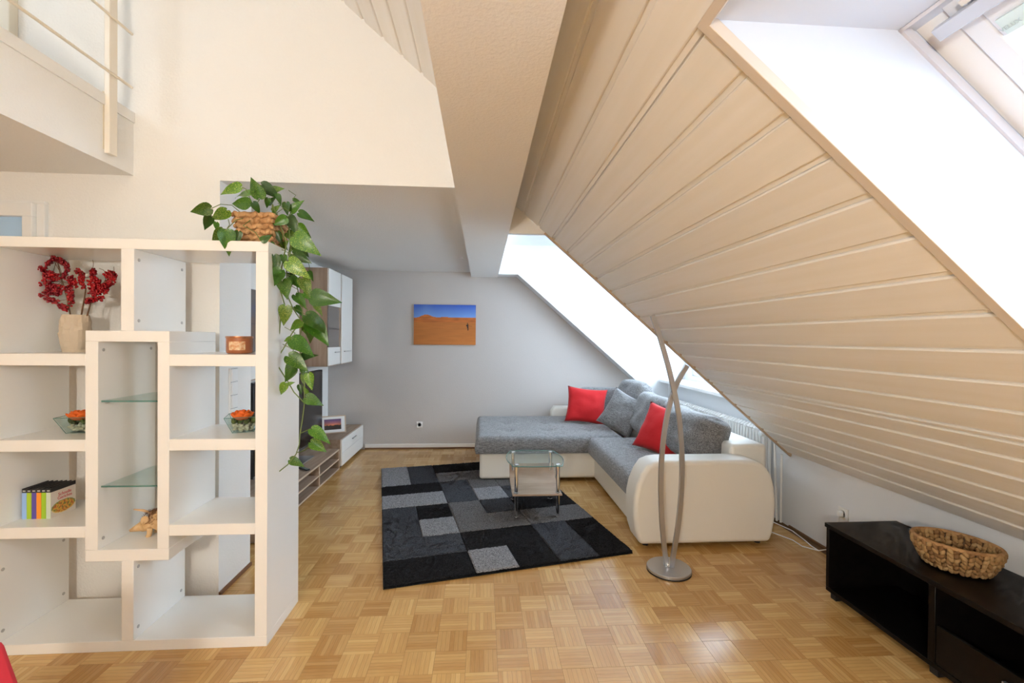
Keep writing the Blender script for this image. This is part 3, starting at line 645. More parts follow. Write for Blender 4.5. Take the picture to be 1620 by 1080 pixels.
# (base -> tip in the photograph, depth Y)
LV = []
for a, b, y in [((370, 118), (213, 153), 2.34), ((445, 168), (308, 146), 2.33), ((495, 200), (443, 55), 2.36), ((508, 98), (640, 185), 2.42), ((585, 140), (664, 122), 2.50), ((622, 165), (652, 236), 2.44),
    ((435, 242), (306, 232), 2.30), ((450, 225), (505, 302), 2.28), ((155, 268), (8, 290), 2.27), ((268, 278), (160, 365), 2.27), ((158, 322), (106, 415), 2.30), ((190, 365), (192, 434), 2.30), ((238, 414), (164, 538), 2.26),
    ((258, 422), (285, 582), 2.22), ((348, 430), (332, 522), 2.25), ((560, 195), (545, 262), 2.40), ((690, 335), (596, 385), 2.36), ((700, 322), (762, 432), 2.40), ((688, 228), (696, 312), 2.46), ((735, 205), (800, 222), 2.52),
    ((715, 292), (800, 212), 2.48), ((775, 298), (882, 342), 2.46), ((775, 385), (858, 472), 2.42), ((745, 465), (902, 580), 2.36), ((625, 435), (655, 525), 2.38), ((695, 440), (770, 495), 2.44), ((572, 515), (612, 602), 2.34),
    ((510, 500), (580, 460), 2.22), ((735, 590), (850, 648), 2.38), ((560, 640), (454, 690), 2.26), ((598, 600), (610, 735), 2.28), ((700, 640), (834, 752), 2.32), ((662, 600), (680, 665), 2.36), ((655, 705), (556, 822), 2.28),
    ((660, 780), (694, 905), 2.32), ((716, 756), (796, 826), 2.40), ((800, 562), (850, 612), 2.44), ((848, 716), (872, 775), 2.46), ((800, 765), (856, 895), 2.38), ((590, 285), (640, 250), 2.42), ((620, 300), (575, 340), 2.40), ((560, 240), (600, 180), 2.46), ((640, 560), (700, 500), 2.46), ((760, 520), (700, 570), 2.42)]:
    LV.append((r8(*a), r8(*b), y))
for a, b, y in [((610, 375), (836, 412), 2.36), ((540, 345), (640, 400), 2.42), ((470, 360), (560, 470), 2.42), ((390, 450), (372, 608), 2.33), ((470, 455), (530, 530), 2.44), ((560, 530), (745, 660), 2.33), ((600, 580), (745, 775), 2.38), ((600, 590), (605, 750), 2.40), ((520, 580), (430, 660), 2.36),
    ((540, 600), (555, 690), 2.42), ((440, 730), (376, 752), 2.36), ((440, 735), (622, 850), 2.32), ((272, 815), (158, 815), 2.30), ((240, 855), (215, 925), 2.30), ((410, 880), (570, 1000), 2.33), ((500, 900), (630, 860), 2.42), ((460, 940), (385, 1078), 2.33), ((640, 440), (700, 520), 2.44), ((450, 200), (430, 290), 2.42), ((420, 170), (490, 260), 2.44)]:
    LV.append((r3(*a), r3(*b), y))
for a, b, y in [((385, 0), (312, 140), 2.34), ((480, 0), (450, 90), 2.36), ((530, 60), (560, 215), 2.36), ((490, 70), (455, 170), 2.42), ((310, 150), (262, 268), 2.33), ((335, 165), (388, 145), 2.35), ((440, 170), (460, 260), 2.42), ((500, 290), (652, 350), 2.37), ((520, 250), (480, 190), 2.41), ((555, 590), (722, 690), 2.40), ((545, 715), (690, 800), 2.42), ((350, 880), (485, 930), 2.37)]:
    LV.append((r6(*a), r6(*b), y))
for k, (a, b, y) in enumerate(LV):
    p, q = at(*a, Y=y), at(*b, Y=y+random.uniform(-.02, .03))
    d = q-p; L_ = d.length*1.1; d.normalize()
    view = (Vector((0, 0, 1.5))-p).normalized(); n_ = (view+Vector((random.uniform(-.5, .5), 0, random.uniform(-.1, .8)))).normalized()
    n_ = (n_-d*n_.dot(d)).normalized(); x_ = d.cross(n_)
    wd = L_*random.uniform(.62, .85)
    o = bpy.data.objects.new('leaf', LM[k % 4]); COL.objects.link(o); o.parent = pt
    m_ = Matrix((x_*wd, d*L_, n_*L_)).transposed().to_4x4(); m_.translation = p-PO; o.matrix_local = m_
def vine(pts, r=.0032): MB().tube([p-PO for p in pts], r, 6).build('vine', 'stem', pt, smooth=60)
vine([Vector((-1.09, 2.40, 2.10)), at(*r8(590, 240), Y=2.38), at(*r8(650, 400), Y=2.36), at(*r8(690, 520), Y=2.36), at(*r8(655, 690), Y=2.36), at(*r3(340, 310), Y=2.36), at(*r3(380, 440), Y=2.36), at(*r3(345, 560), Y=2.355), at(*r3(335, 680), Y=2.355), at(*r3(295, 850), Y=2.355), at(*r3(300, 930), Y=2.35), at(*r3(385, 1065), Y=2.35)])
vine([at(*r3(385, 1065), Y=2.35), at(*r6(310, 100), Y=2.35), at(*r6(390, 240), Y=2.36), at(*r6(490, 345), Y=2.38)], .003)
vine([Vector((-1.08, 2.44, 2.10)), at(*r8(700, 330), Y=2.42), at(*r8(720, 560), Y=2.40), at(*r8(690, 700), Y=2.40), at(*r3(410, 380), Y=2.40), at(*r3(450, 470), Y=2.40), at(*r3(520, 580), Y=2.40), at(*r3(440, 690), Y=2.39), at(*r3(380, 800), Y=2.38), at(*r3(300, 925), Y=2.36)])
vine([Vector((-1.07, 2.46, 2.08)), at(*r3(520, 420), Y=2.44), at(*r3(540, 560), Y=2.42), at(*r3(500, 780), Y=2.42), at(*r6(490, 60), Y=2.41), at(*r6(490, 345), Y=2.40), at(*r6(470, 500), Y=2.40), at(*r6(447, 640), Y=2.39), at(*r6(440, 740), Y=2.38), at(*r6(410, 830), Y=2.37), at(*r6(330, 930), Y=2.36), at(*r6(235, 1005), Y=2.36)], .0028)
vine([at(*r6(447, 632), Y=2.39), at(*r6(550, 588), Y=2.40)], .0018); vine([at(*r6(420, 815), Y=2.37), at(*r6(500, 790), Y=2.39), at(*r6(545, 725), Y=2.41)], .002)
vine([Vector((-1.2, 2.38, 2.10)), at(*r8(300, 245), Y=2.30), at(*r8(220, 238), Y=2.28), at(*r8(155, 268), Y=2.27)], .002)
vine([Vector((-1.2, 2.36, 2.10)), at(*r8(330, 350), Y=2.27), at(*r8(270, 410), Y=2.24)], .002)
vine([Vector((-1.15, 2.36, 2.11)), at(*r8(380, 390), Y=2.28), at(*r8(470, 440), Y=2.25), at(*r8(510, 500), Y=2.24)], .002)
vine([Vector((-1.15, 2.42, 2.08)), at(*r8(480, 230), Y=2.36), at(*r8(500, 200), Y=2.36)], .002); vine([Vector((-1.15, 2.42, 2.08)), at(*r8(440, 220), Y=2.34), at(*r8(400, 130), Y=2.34), at(*r8(372, 118), Y=2.34)], .002)
for k, (a, b, y) in enumerate(LV[10:60:3]):
    p = at(*a, Y=y); vine([p, p+Vector((random.uniform(-.03, .03), .02, .03)), p+Vector((random.uniform(-.05, .0), .03, .06))], .0016)
# ---- rug: backing plus one pile block per field of the pattern
rug = thing('patchwork_rug', 'grey and black block patterned shaggy rug in front of the sofa', 'rug', (-.578, 2.695, 0), math.atan2(.37, 1.639))
MB().box(0, 1.68, 0, 2.47, .001, .008).build('backing', 'pileK', rug)
U = [0, .285, .565, .85, 1.135, 1.425, 1.68]; V = [0, .30, .605, .915, 1.235, 1.55, 1.84, 2.15, 2.47]
def blk(kind, *cells):
    "cells: (u0,u1,v0,v1) index rectangles that together make one block"
    us = sorted({c for q in cells for c in q[:2]}); vs = sorted({c for q in cells for c in q[2:]})
    x0, x1 = U[us[0]], U[us[-1]]; y0, y1 = V[vs[0]], V[vs[-1]]
    nx, ny = max(2, int((x1-x0)/.011)), max(2, int((y1-y0)/.011)); nx += nx % 2; ny += ny % 2
    inside = lambda x, y: any(U[a]-1e-4 < x < U[b]+1e-4 and V[c]-1e-4 < y < V[d]+1e-4 for a, b, c, d in cells)
    def edge(x, y): return max(min(x-U[a], U[b]-x, y-V[c], V[d]-y) for a, b, c, d in cells)
    xs = sorted({round(x0+(x1-x0)*i/nx, 4) for i in range(nx+1)} | {U[i] for i in us} | {U[i]+e for i in us for e in (.006, -.006) if x0 <= U[i]+e <= x1})
    ys = sorted({round(y0+(y1-y0)*i/ny, 4) for i in range(ny+1)} | {V[i] for i in vs} | {V[i]+e for i in vs for e in (.006, -.006) if y0 <= V[i]+e <= y1})
    hgt = {'L': .030, 'M': .026, 'D': .026, 'K': .024}[kind]
    idx = {}; mb = MB()
    for j, y in enumerate(ys):
        for i, x in enumerate(xs):
            e = edge(x, y) if inside(x, y) else 0
            if len(cells) > 1:
                e2 = max(e, max((min(x-x0, x1-x, y-y0, y1-y)) if all(inside(x+dx, y+dy) for dx in (-.007, .007) for dy in (-.007, .007)) else 0, 0))
                e = e2
            z = .008+(hgt-.008)*(.55+.45*min(1, max(e, 0)/.006)**.5)+random.uniform(-.0028, .0028)
            idx[i, j] = len(mb.v); mb.v.append((x, y, z))
    for j in range(len(ys)-1):
        for i in range(len(xs)-1):
            if inside((xs[i]+xs[i+1])/2, (ys[j]+ys[j+1])/2): mb.f.append((idx[i, j], idx[i+1, j], idx[i+1, j+1], idx[i, j+1]))
    mb.build('pile_block', 'pile'+kind, rug, smooth=180)
for b_ in [('L', (0, 1, 6, 8)), ('D', (1, 2, 6, 8)), ('K', (2, 4, 7, 8)), ('M', (2, 4, 6, 7)), ('K', (0, 2, 5, 6)), ('L', (0, 2, 4, 5)), ('D', (2, 3, 4, 6)), ('L', (3, 4, 4, 5)), ('M', (3, 4, 5, 6)), ('D', (4, 6, 4, 5)), ('M', (4, 6, 5, 6)), ('L', (4, 6, 6, 8)),
           ('K', (1, 2, 3, 4)), ('D', (0, 1, 1, 4), (0, 2, 1, 2)), ('L', (1, 2, 2, 3)), ('M', (2, 3, 2, 4), (2, 4, 2, 3)), ('D', (3, 4, 3, 4)), ('K', (4, 6, 3, 4)), ('M', (4, 6, 2, 3)), ('K', (0, 2, 0, 1)), ('K', (2, 4, 1, 2), (3, 4, 0, 2)), ('L', (2, 3, 0, 1)), ('D', (4, 5, 0, 2)), ('K', (5, 6, 0, 2))]:
    blk(*b_)
# ---- side table with glass top
tb = thing('glass_side_table', 'small glass topped side table with pale wood shelf on the rug', 'table', (.46, 3.88, .028))
def tabletop(z0, z1, w_, d_, bow, n=10):
    pts = []
    for i in range(n+1): f = i/n; pts.append((-w_/2+w_*f, -d_/2-bow*.35*math.sin(math.pi*f)))
    for i in range(1, n): f = i/n; pts.append((w_/2+bow*math.sin(math.pi*f), -d_/2+d_*f))
    for i in range(n+1): f = i/n; pts.append((w_/2-w_*f, d_/2+bow*.35*math.sin(math.pi*f)))
    for i in range(1, n): f = i/n; pts.append((-w_/2-bow*math.sin(math.pi*f), d_/2-d_*f))
    return MB().prism(pts, z0, z1, 'z'), pts
mb, pts = tabletop(.425, .433, .40, .50, .045); gt = mb.build('glass_top', 'tglass', tb)
MB().tube([(p[0], p[1], .429) for p in pts+pts[:1]], .0042, 6, cap=False).build('edge', 'gedge', gt, smooth=180)
for sx in (-1, 1):
    for sy in (-1, 1):
        x, y = sx*.172, sy*.205
        lg = MB().lathe([(.016, .0), (.016, .425)], 16, (x, y, 0)).build('leg', 'chrome', tb, smooth=40)
        MB().lathe([(.020, .433), (.020, .436), (.012, .439)], 16, (x, y, 0)).lathe([(.019, -.002), (.019, .004)], 16, (x, y, 0)).lathe([(.021, .196), (.021, .203)], 16, (x, y, 0)).build('cap', 'chrome', lg, smooth=40)
shelf = MB(); prof = [(-.235, .18), (-.02, .18), (.10, .19), (.18, .235), (.225, .31)]
top = [(y, z+.014) for y, z in prof]; poly = prof+top[::-1]
shelf.prism(poly, -.205, .205, 'x').build('lower_shelf', 'wood_board', tb, bevel=.002)
# ---- corner sofa
sf = thing('corner_sofa', 'cream leatherette corner sofa with grey woven seat upholstery', 'sofa', (1.6, 4.6, 0))
SO = Vector((1.6, 4.6, 0))
def rbox(name, m, x0, x1, y0, y1, z0, z1, bev, seg=4, bulge=None, parent=None):
    mb = MB().box(x0-SO.x, x1-SO.x, y0-SO.y, y1-SO.y, z0, z1)
    return mb.build(name, m, parent or sf, bevel=bev, seg=seg)
rbox('chaise_base', 'cream_leather', -.02, 1.26, 4.66, 5.98, .03, .305, .03)
rbox('seat_base', 'cream_leather', 1.19, 1.9, 3.30, 5.0, .03, .305, .02)
def cushion_box(name, x0, x1, y0, y1, z0, z1, r, tufts=(), parent=sf, m='fabric', n=.035, offs=SO):
    "upholstered slab: rounded edges, soft crown, button dimples"
    mb = MB(); nx, ny = max(6, int((x1-x0)/n)), max(6, int((y1-y0)/n))
    def prof(f, a, b):
        d = min(f-a, b-f); return math.sqrt(max(0, 1-(1-min(1, d/r))**2))
    xs = [x0+r*(1-math.cos(math.pi/2*i/4)) for i in range(4)]+[x0+r+(x1-x0-2*r)*i/nx for i in range(nx+1)]+[x1-r*(1-math.cos(math.pi/2*i/4)) for i in range(3, -1, -1)]
    ys = [y0+r*(1-math.cos(math.pi/2*i/4)) for i in range(4)]+[y0+r+(y1-y0-2*r)*i/ny for i in range(ny+1)]+[y1-r*(1-math.cos(math.pi/2*i/4)) for i in range(3, -1, -1)]
    zt = z1; A, B = len(xs), len(ys)
    def top(x, y):
        z = zt-r+r*min(prof(x, x0, x1), prof(y, y0, y1))
        for tx_, ty_ in tufts: z -= .022*math.exp(-(((x-tx_)/.07)**2+((y-ty_)/.07)**2))+.006*math.exp(-((x-tx_)/.02)**2)*(1 if abs(y-ty_) < .35 else 0)
        z += .004*noise.noise(Vector((x*6, y*6, 1)))
        return z
    for j, y in enumerate(ys):
        for i, x in enumerate(xs): mb.v.append((x-offs.x, y-offs.y, top(x, y)))
    for j in range(B-1):
        for i in range(A-1): mb.f.append((j*A+i, j*A+i+1, (j+1)*A+i+1, (j+1)*A+i))
    ring = [j*A for j in range(B-1, 0, -1)]+list(range(0, A-1))+[j*A+A-1 for j in range(0, B-1)]+[(B-1)*A+i for i in range(A-1, 0, -1)]
    k = len(mb.v)
    for q in (0, 1):
        for i in ring:
            x, y, z = mb.v[i]; bul = .012 if q == 0 else 0
            cx, cy = (x0+x1)/2-offs.x, (y0+y1)/2-offs.y
            mb.v.append((x+bul*(1 if x > cx else -1)*(abs(x-cx) > (x1-x0)/2-.01), y+bul*(1 if y > cy else -1)*(abs(y-cy) > (y1-y0)/2-.01), (z0+zt-r)/2 if q == 0 else z0))
    n_ = len(ring)
    for i in range(n_): mb.f.append((ring[i], k+i, k+(i+1) % n_, ring[(i+1) % n_])); mb.f.append((k+i, k+n_+i, k+n_+(i+1) % n_, k+(i+1) % n_))
    mb.f.append(tuple(k+n_+i for i in range(n_-1, -1, -1)))
    mb.f = [f[::-1] if 0 else f for f in mb.f]
    return mb.build(name, m, parent, smooth=50)
cushion_box('chaise_seat', -.06, 1.5, 4.62, 5.92, .305, .478, .055, [(x, y) for x in (.30, .75, 1.2) for y in (4.98, 5.42)])
cushion_box('main_seat', 1.115, 1.92, 3.28, 4.66, .305, .470, .06, [(1.45, y) for y in (3.75, 4.25)])
# arms: barrel profile in XZ, rounded rims
def arm(y0, y1, x0, x1, h_):
    prof = [(x0+.045, .035), (x0+.012, .14), (x0, .27), (x0+.004, .37), (x0+.022, .46), (x0+.055, .54), (x0+.10, h_-.030), (x0+.155, h_-.008), (x0+.22, h_),
            (x1-.26, h_), (x1-.17, h_-.006), (x1-.11, h_-.026), (x1-.065, h_-.066), (x1-.032, h_-.125), (x1-.010, h_-.205), (x1, .32), (x1-.004, .20), (x1-.022, .10), (x1-.045, .035)]
    if h_ < .62: prof = [(x0+.03, .035), (x0+.01, .30), (x0+.03, h_-.06), (x0+.07, h_), (x1-.10, h_), (x1-.03, h_-.08), (x1, .30), (x1-.04, .035)]
    mb = MB().prism([(x-SO.x, z) for x, z in prof], y0-SO.y, y1-SO.y)
    o = mb.build('armrest', 'cream_leather', sf)
    b = o.modifiers.new('bevel', 'BEVEL'); b.width = .030; b.segments = 5; b.limit_method = 'ANGLE'; b.angle_limit = math.radians(60)
    o.data.polygons.foreach_set('use_smooth', [True]*len(o.data.polygons)); o.data.set_sharp_from_angle(angle=math.radians(60))
    return o
arm(3.11, 3.33, 1.085, 2.14, .632)
arm(5.92, 6.09, .90, 2.13, .59)
rbox('back_frame', 'cream_leather', 1.90, 2.19, 3.30, 6.05, .03, .70, .03)
for x, y in ((1.2, 3.2), (2.05, 3.2), (2.05, 5.95), (.05, 4.76), (.05, 5.9), (1.15, 5.9)):
    MB().lathe([(.022, 0), (.025, .035)], 12, (x-SO.x, y-SO.y, 0)).build('foot', 'blackpl', sf)
# ---- cushions
def pillow(name, w_, h_, t_, m, label, loc, rot, group, n=18, pinch=.10, pw=2.2, sag=0., seed=0, rnd=0.):
    mb = MB()
    def sh_(u): return max(0, 1-abs(u)**pw)
    for s_ in (-1, 1):
        for j in range(n+1):
            for i in range(n+1):
                u, v = -1+2*i/n, -1+2*j/n
                x = w_/2*u*(1-pinch*(1-v*v)**1.0*abs(u)); z = h_/2*v*(1-pinch*(1-u*u)*abs(v))
                x *= math.sqrt(1-rnd*v**6*u*u); z *= math.sqrt(1-rnd*u**6*v*v)
                th = t_/2*(sh_(u)*sh_(v))**.5
                th *= 1+.16*noise.noise(Vector((u*2.4+seed, v*2.4, s_)))
                z -= sag*(1-u*u)*(v > 0)*v
                mb.v.append((x, s_*th+.012*noise.noise(Vector((u*2+seed, v*2, 9)))*(1-abs(u*v)), z))
    N1 = (n+1)**2
    for j in range(n):
        for i in range(n):
            a = j*(n+1)+i; mb.f.append((a, a+1, a+n+2, a+n+1)); mb.f.append((N1+a, N1+a+n+1, N1+a+n+2, N1+a+1))
    o = mb.build(name, m, smooth=180, loc=loc, rot=rot); wm = o.modifiers.new('weld', 'WELD'); wm.merge_threshold = .002
    return tag(o, label, 'cushion', group)
R = math.radians
GB = 'grey back cushions of the sofa'
pillow('back_cushion', .82, .46, .36, 'fabric', 'large grey woven back cushion nearest the floor lamp and near armrest', (1.84, 3.82, .685), (R(-16), 0, R(-90)), GB, pinch=.0, pw=5, sag=.04, seed=1, rnd=.45)
pillow('back_cushion', .78, .50, .28, 'fabric', 'grey back cushion behind the red cushion in the middle of the sofa', (1.80, 4.62, .70), (R(-20), 0, R(-92)), GB, pinch=.0, pw=4.5, sag=.03, seed=4, rnd=.4)
pillow('back_cushion', .74, .54, .26, 'fabric', 'grey back cushion in the far corner under the slanted dormer cheek', (1.82, 5.38, .74), (R(-20), 0, R(-86)), GB, pinch=.0, pw=4.5, sag=.0, seed=7, rnd=.4)
pillow('back_cushion', .62, .42, .18, 'fabric', 'grey cushion against the far armrest just right of the red one', (1.52, 5.72, .67), (R(-12), 0, R(-8)), GB, pinch=.02, pw=4, seed=9, rnd=.3)
pillow('throw_cushion', .46, .46, .17, 'fabric', 'small square grey cushion leaning between the two red ones', (1.58, 4.96, .67), (R(-26), R(20), R(-50)), 'small sofa cushions', seed=12)
pillow('throw_cushion', .49, .45, .16, 'red', 'bright red cushion at the far end of the sofa by the back wall', (1.275, 5.42, .685), (R(-22), R(5), R(-12)), 'small sofa cushions', seed=15)
pillow('throw_cushion', .46, .46, .17, 'red', 'bright red cushion leaning in the middle behind the floor lamp', (1.66, 4.03, .66), (R(-26), R(9), R(-56)), 'small sofa cushions', seed=18)
# ---- floor lamp
fl = thing('floor_lamp', 'brushed aluminium floor lamp with two crossing curved stems', 'lamp', (1.22, 2.83, 0))
MB().lathe([(.132, .004), (.138, .008), (.138, .022), (.134, .026)], 48).build('base', 'alu', fl, smooth=40)
MB().lathe([(.140, .0), (.140, .005)], 48).build('base_ring', 'blackpl', fl)
def lp(px, py, y=2.83): q = at(px, py, Y=y); return Vector((q.x-1.22, q.y-2.83, q.z))
def strip(name, px, y):
    P = [lp(a, b, y) for a, b in px]; P[0].z = .025; out = []
    for i in range(len(P)-1):                       # Catmull-Rom
        p0, p1, p2, p3 = P[max(i-1, 0)], P[i], P[i+1], P[min(i+2, len(P)-1)]
        for k in range(6):
            t = k/6; out.append(.5*((2*p1)+(p2-p0)*t+(2*p0-5*p1+4*p2-p3)*t*t+(3*p1-p0-3*p2+p3)*t**3))
    out.append(P[-1]); w_, d_ = .0155, .009; mb = MB(); n = len(out)
    for i, p in enumerate(out):
        t = (out[min(i+1, n-1)]-out[max(i-1, 0)]).normalized(); sx = Vector((t.z, 0, -t.x)).normalized()
        mb.v += [tuple(p+sx*a*w_+Vector((0, b*d_, 0))) for a, b in ((-1, -1), (1, -1), (1, 1), (-1, 1))]
    for i in range(n-1):
        for k in range(4): mb.f.append((i*4+k, i*4+(k+1) % 4, (i+1)*4+(k+1) % 4, (i+1)*4+k))
    mb.f += [(3, 2, 1, 0), tuple((n-1)*4+k for k in range(4))]
    return mb.build(name, 'alu', fl, bevel=.002, seg=1), out
st1, o1 = strip('stem', [(1062, 893), (1074, 820), (1079, 740), (1074, 660), (1061, 595), (1046, 540), (1032, 499)], 2.822)
st2, o2 = strip('stem', [(1054, 889), (1047, 820), (1046, 740), (1053, 670), (1067, 615), (1087, 578)], 2.845)
mb = MB()
for p in o2[2:-14]: mb.v += [(p.x+.0156, p.y-.004, p.z), (p.x+.0156, p.y+.004, p.z)]
mb.f = [(2*i, 2*i+1, 2*i+3, 2*i+2) for i in range(len(mb.v)//2-1)]; mb.build('led_strip', mat('led_diffuser', (.70, .70, .82), .4), st2)
MB().box(-.012, .02, -.012, .012, .026, .045).build('clip', 'chrome', fl, bevel=.002)
# ---- column radiator under the dormer
rd = thing('column_radiator', 'white column radiator on the wall behind the sofa', 'radiator', (2.42, 3.62, .12))
cm = MB()
for dx in (-.028, .028): cm.tube([(dx, 0, .03), (dx, 0, .60)], .013, 8)
cm.tube([(-.028, 0, .60), (0, 0, .625), (.028, 0, .60)], .017, 8).tube([(-.028, 0, .03), (0, 0, .012), (.028, 0, .03)], .017, 8)
cmesh = cm.mesh('column', 60); cmesh.materials.append(M['white_paint'])
for k in range(44):
    o = bpy.data.objects.new('column', cmesh); COL.objects.link(o); o.parent = rd; o.location = (0, .04+k*.046, 0)
MB().tube([(0, -.06, .58), (0, 2.06, .58)], .012, 8).tube([(0, -.02, .04), (0, 2.06, .04)], .012, 8).build('header_pipe', 'white_paint', rd, smooth=60)
MB().box(-.02, .062, .3, .33, .3, .33).box(-.02, .062, 1.7, 1.73, .3, .33).build('wall_bracket', 'white_paint', rd)
vk = MB().tube([(-.035, -.03, .60), (-.105, -.03, .60)], .024, 14).build('valve_knob', mat('valve_white', (.80, .80, .78), .4), rd, smooth=40)
MB().tube([(-.035, -.03, .60), (-.012, -.03, .60)], .025, 14).build('valve_collar', 'blackpl', vk, smooth=40)
MB().tube([(0, -.06, .58), (0, -.075, .3), (.02, -.075, -.11)], .010, 8).build('supply_pipe', 'white_paint', rd, smooth=60)
MB().tube([(.03, -.11, .45), (.03, -.11, -.11)], .009, 8).build('return_pipe', 'white_paint', rd, smooth=60)
# ---- dark media bench
dc = thing('media_bench', 'black brown low media bench against the knee wall', 'cabinet', (2.25, 1.6, 0))
def db(name, x0, x1, y0, y1, z0, z1, m='wenge', parent=dc, bev=.0015): return MB().box(x0-2.25, x1-2.25, y0-1.6, y1-1.6, z0, z1).build(name, m, parent, bevel=bev, seg=1)
Y0, Y9 = .72, 2.505
db('top_panel', 2.018, 2.468, Y0, Y9, .408, .432); db('bottom_panel', 2.03, 2.468, Y0, Y9, .035, .058)
db('side_panel', 2.03, 2.468, Y9-.022, Y9, .058, .408); db('side_panel', 2.03, 2.468, Y0, Y0+.022, .058, .408)
db('divider', 2.03, 2.46, 1.868, 1.900, .058, .408); db('divider', 2.03, 2.46, 1.29, 1.322, .058, .408)
db('back_panel', 2.455, 2.468, Y0, Y9, .058, .408)
for a, b in ((1.322, 1.868),):
    dr = db('drawer_front', 2.032, 2.05, a+.004, b-.004, .062, .235)
    db('handle', 2.018, 2.032, 1.40, 1.60, .175, .188, 'alu', dr)
db('drawer_front', 2.032, 2.05, .746, 1.286, .062, .404)
for x, y in ((2.06, 2.46), (2.06, 1.88), (2.06, 1.30), (2.06, .77), (2.43, 2.46), (2.43, .77)): db('foot', x-.02, x+.02, y-.02, y+.02, 0, .035, 'blackpl')
# ---- woven basket bowl
bs = thing('woven_basket', 'oval woven water hyacinth basket on the black bench', 'basket', (2.235, 1.965, .442), R(-58))
sx_, sy_ = .160, .125
mb = MB(); prof = [(.55, .004), (.70, .010), (.88, .045), (.97, .105), (.99, .112), (.92, .112), (.82, .05), (.64, .018), (.4, .012)]
mb.lathe([(r, z) for r, z in prof], 40, sx=sx_, sy=sy_); bs_b = mb.build('bowl', mat('dark_hyacinth_core', (.09, .045, .02), .9), bs, smooth=60)
wv = MB(); cw = []
tones = [(.34, .19, .07), (.42, .25, .10), (.26, .135, .05), (.30, .16, .06), (.47, .30, .13)]
for inner in (0, 1):
    for row in range(6):
        z = .010+row*.0195; f = (.70+.29*min(1, max(0, (z-.006)/.09))**.75)-(.075 if inner else 0)
        if inner and row == 0: continue
        nn = 40
        for k in range(nn):
            an = 6.283*(k+random.uniform(-.15, .15))/nn; tz = math.atan2(math.cos(an)*sy_, -math.sin(an)*sx_)
            tone = random.choice(tones); up_ = 1 if (k % 2) else -1
            c0 = len(wv.v)
            wv.ball((f*sx_*math.cos(an), f*sy_*math.sin(an), z), random.uniform(.0150, .0180), 7, 5, (.66, .55, 1.0), Matrix.Rotation(tz, 3, 'Z') @ Matrix.Rotation(.55*up_+random.uniform(-.2, .2), 3, 'Y'))
            cw += [tone]*(len(wv.v)-c0)
M['weave_attr'] = attr_mat('braided_hyacinth', .75, bump=(160, .5))
wo = wv.build('weave', 'weave_attr', bs_b, smooth=180); wo['kind'] = 'stuff'
ca = wo.data.color_attributes.new('Col', 'FLOAT_COLOR', 'POINT'); ca.data.foreach_set('color', [c for t in cw for c in (*t, 1.)])
MB().tube([(.965*sx_*math.cos(6.2832*k/48), .965*sy_*math.sin(6.2832*k/48), .118) for k in range(49)], .009, 7, cap=False).build('rim', 'hyacinth', bs_b, smooth=180)
# ---- television bench, white cabinet, wall cabinets
tvb = thing('television_bench', 'low oak television bench with open shelves along the left wall', 'bench', (-1.83, 4.2, 0))
def tb_(name, x0, x1, y0, y1, z0, z1, m='oak', parent=tvb, o=(-1.83, 4.2)): return MB().box(x0-o[0], x1-o[0], y0-o[1], y1-o[1], z0, z1).build(name, m, parent, bevel=.001, seg=1)
tb_('top_board', -2.045, -1.60, 3.34, 5.16, .224, .242); tb_('bottom_board', -2.045, -1.60, 3.34, 5.16, .008, .024)
for y in (3.34, 3.94, 4.53, 5.144): tb_('upright', -2.03, -1.602, y, y+.016, .024, .224)
for a, b in ((3.356, 3.94), (3.956, 4.53), (4.546, 5.144)): tb_('shelf_board', -2.03, -1.605, a, b, .118, .130)
tb_('back_board', -2.045, -2.03, 3.34, 5.16, .024, .224)
for z in (.008, .224): tb_('edge_strip', -1.6, -1.597, 3.34, 5.16, z, z+.017, 'lightoak')
for a, b in ((3.356, 3.94), (3.956, 4.53), (4.546, 5.144)): tb_('edge_strip', -1.605, -1.598, a, b, .117, .131, 'lightoak')
for y in (3.94, 4.53, 5.144): tb_('edge_strip', -1.602, -1.597, y, y+.016, .024, .224, 'lightoak')
wc = thing('drawer_cabinet', 'oak cabinet with glossy white flap front in the far left corner', 'cabinet', (-1.81, 5.65, 0))
oo = (-1.81, 5.65)
tb_('body', -2.045, -1.60, 5.19, 6.10, .03, .335, 'oak', wc, oo)
wd_ = MB().box(-1.60+1.81, -1.58+1.81, 5.195-5.65, 6.095-5.65, .035, .33).build('flap_front', 'white_lac', wc, bevel=.004)
MB().box(-1.581+1.81, -1.5785+1.81, 5.195-5.65, 6.095-5.65, .180, .1825).build('groove', mat('grey_groove', (.5, .5, .52), .5), wd_)
MB().box(-1.58+1.81, -1.562+1.81, 5.58-5.65, 5.74-5.65, .258, .268).build('handle', 'alu', wd_, bevel=.002)
MB().box(-2.0+1.81, -1.62+1.81, 5.21-5.65, 6.08-5.65, 0, .03).build('plinth', 'blackpl', wc)
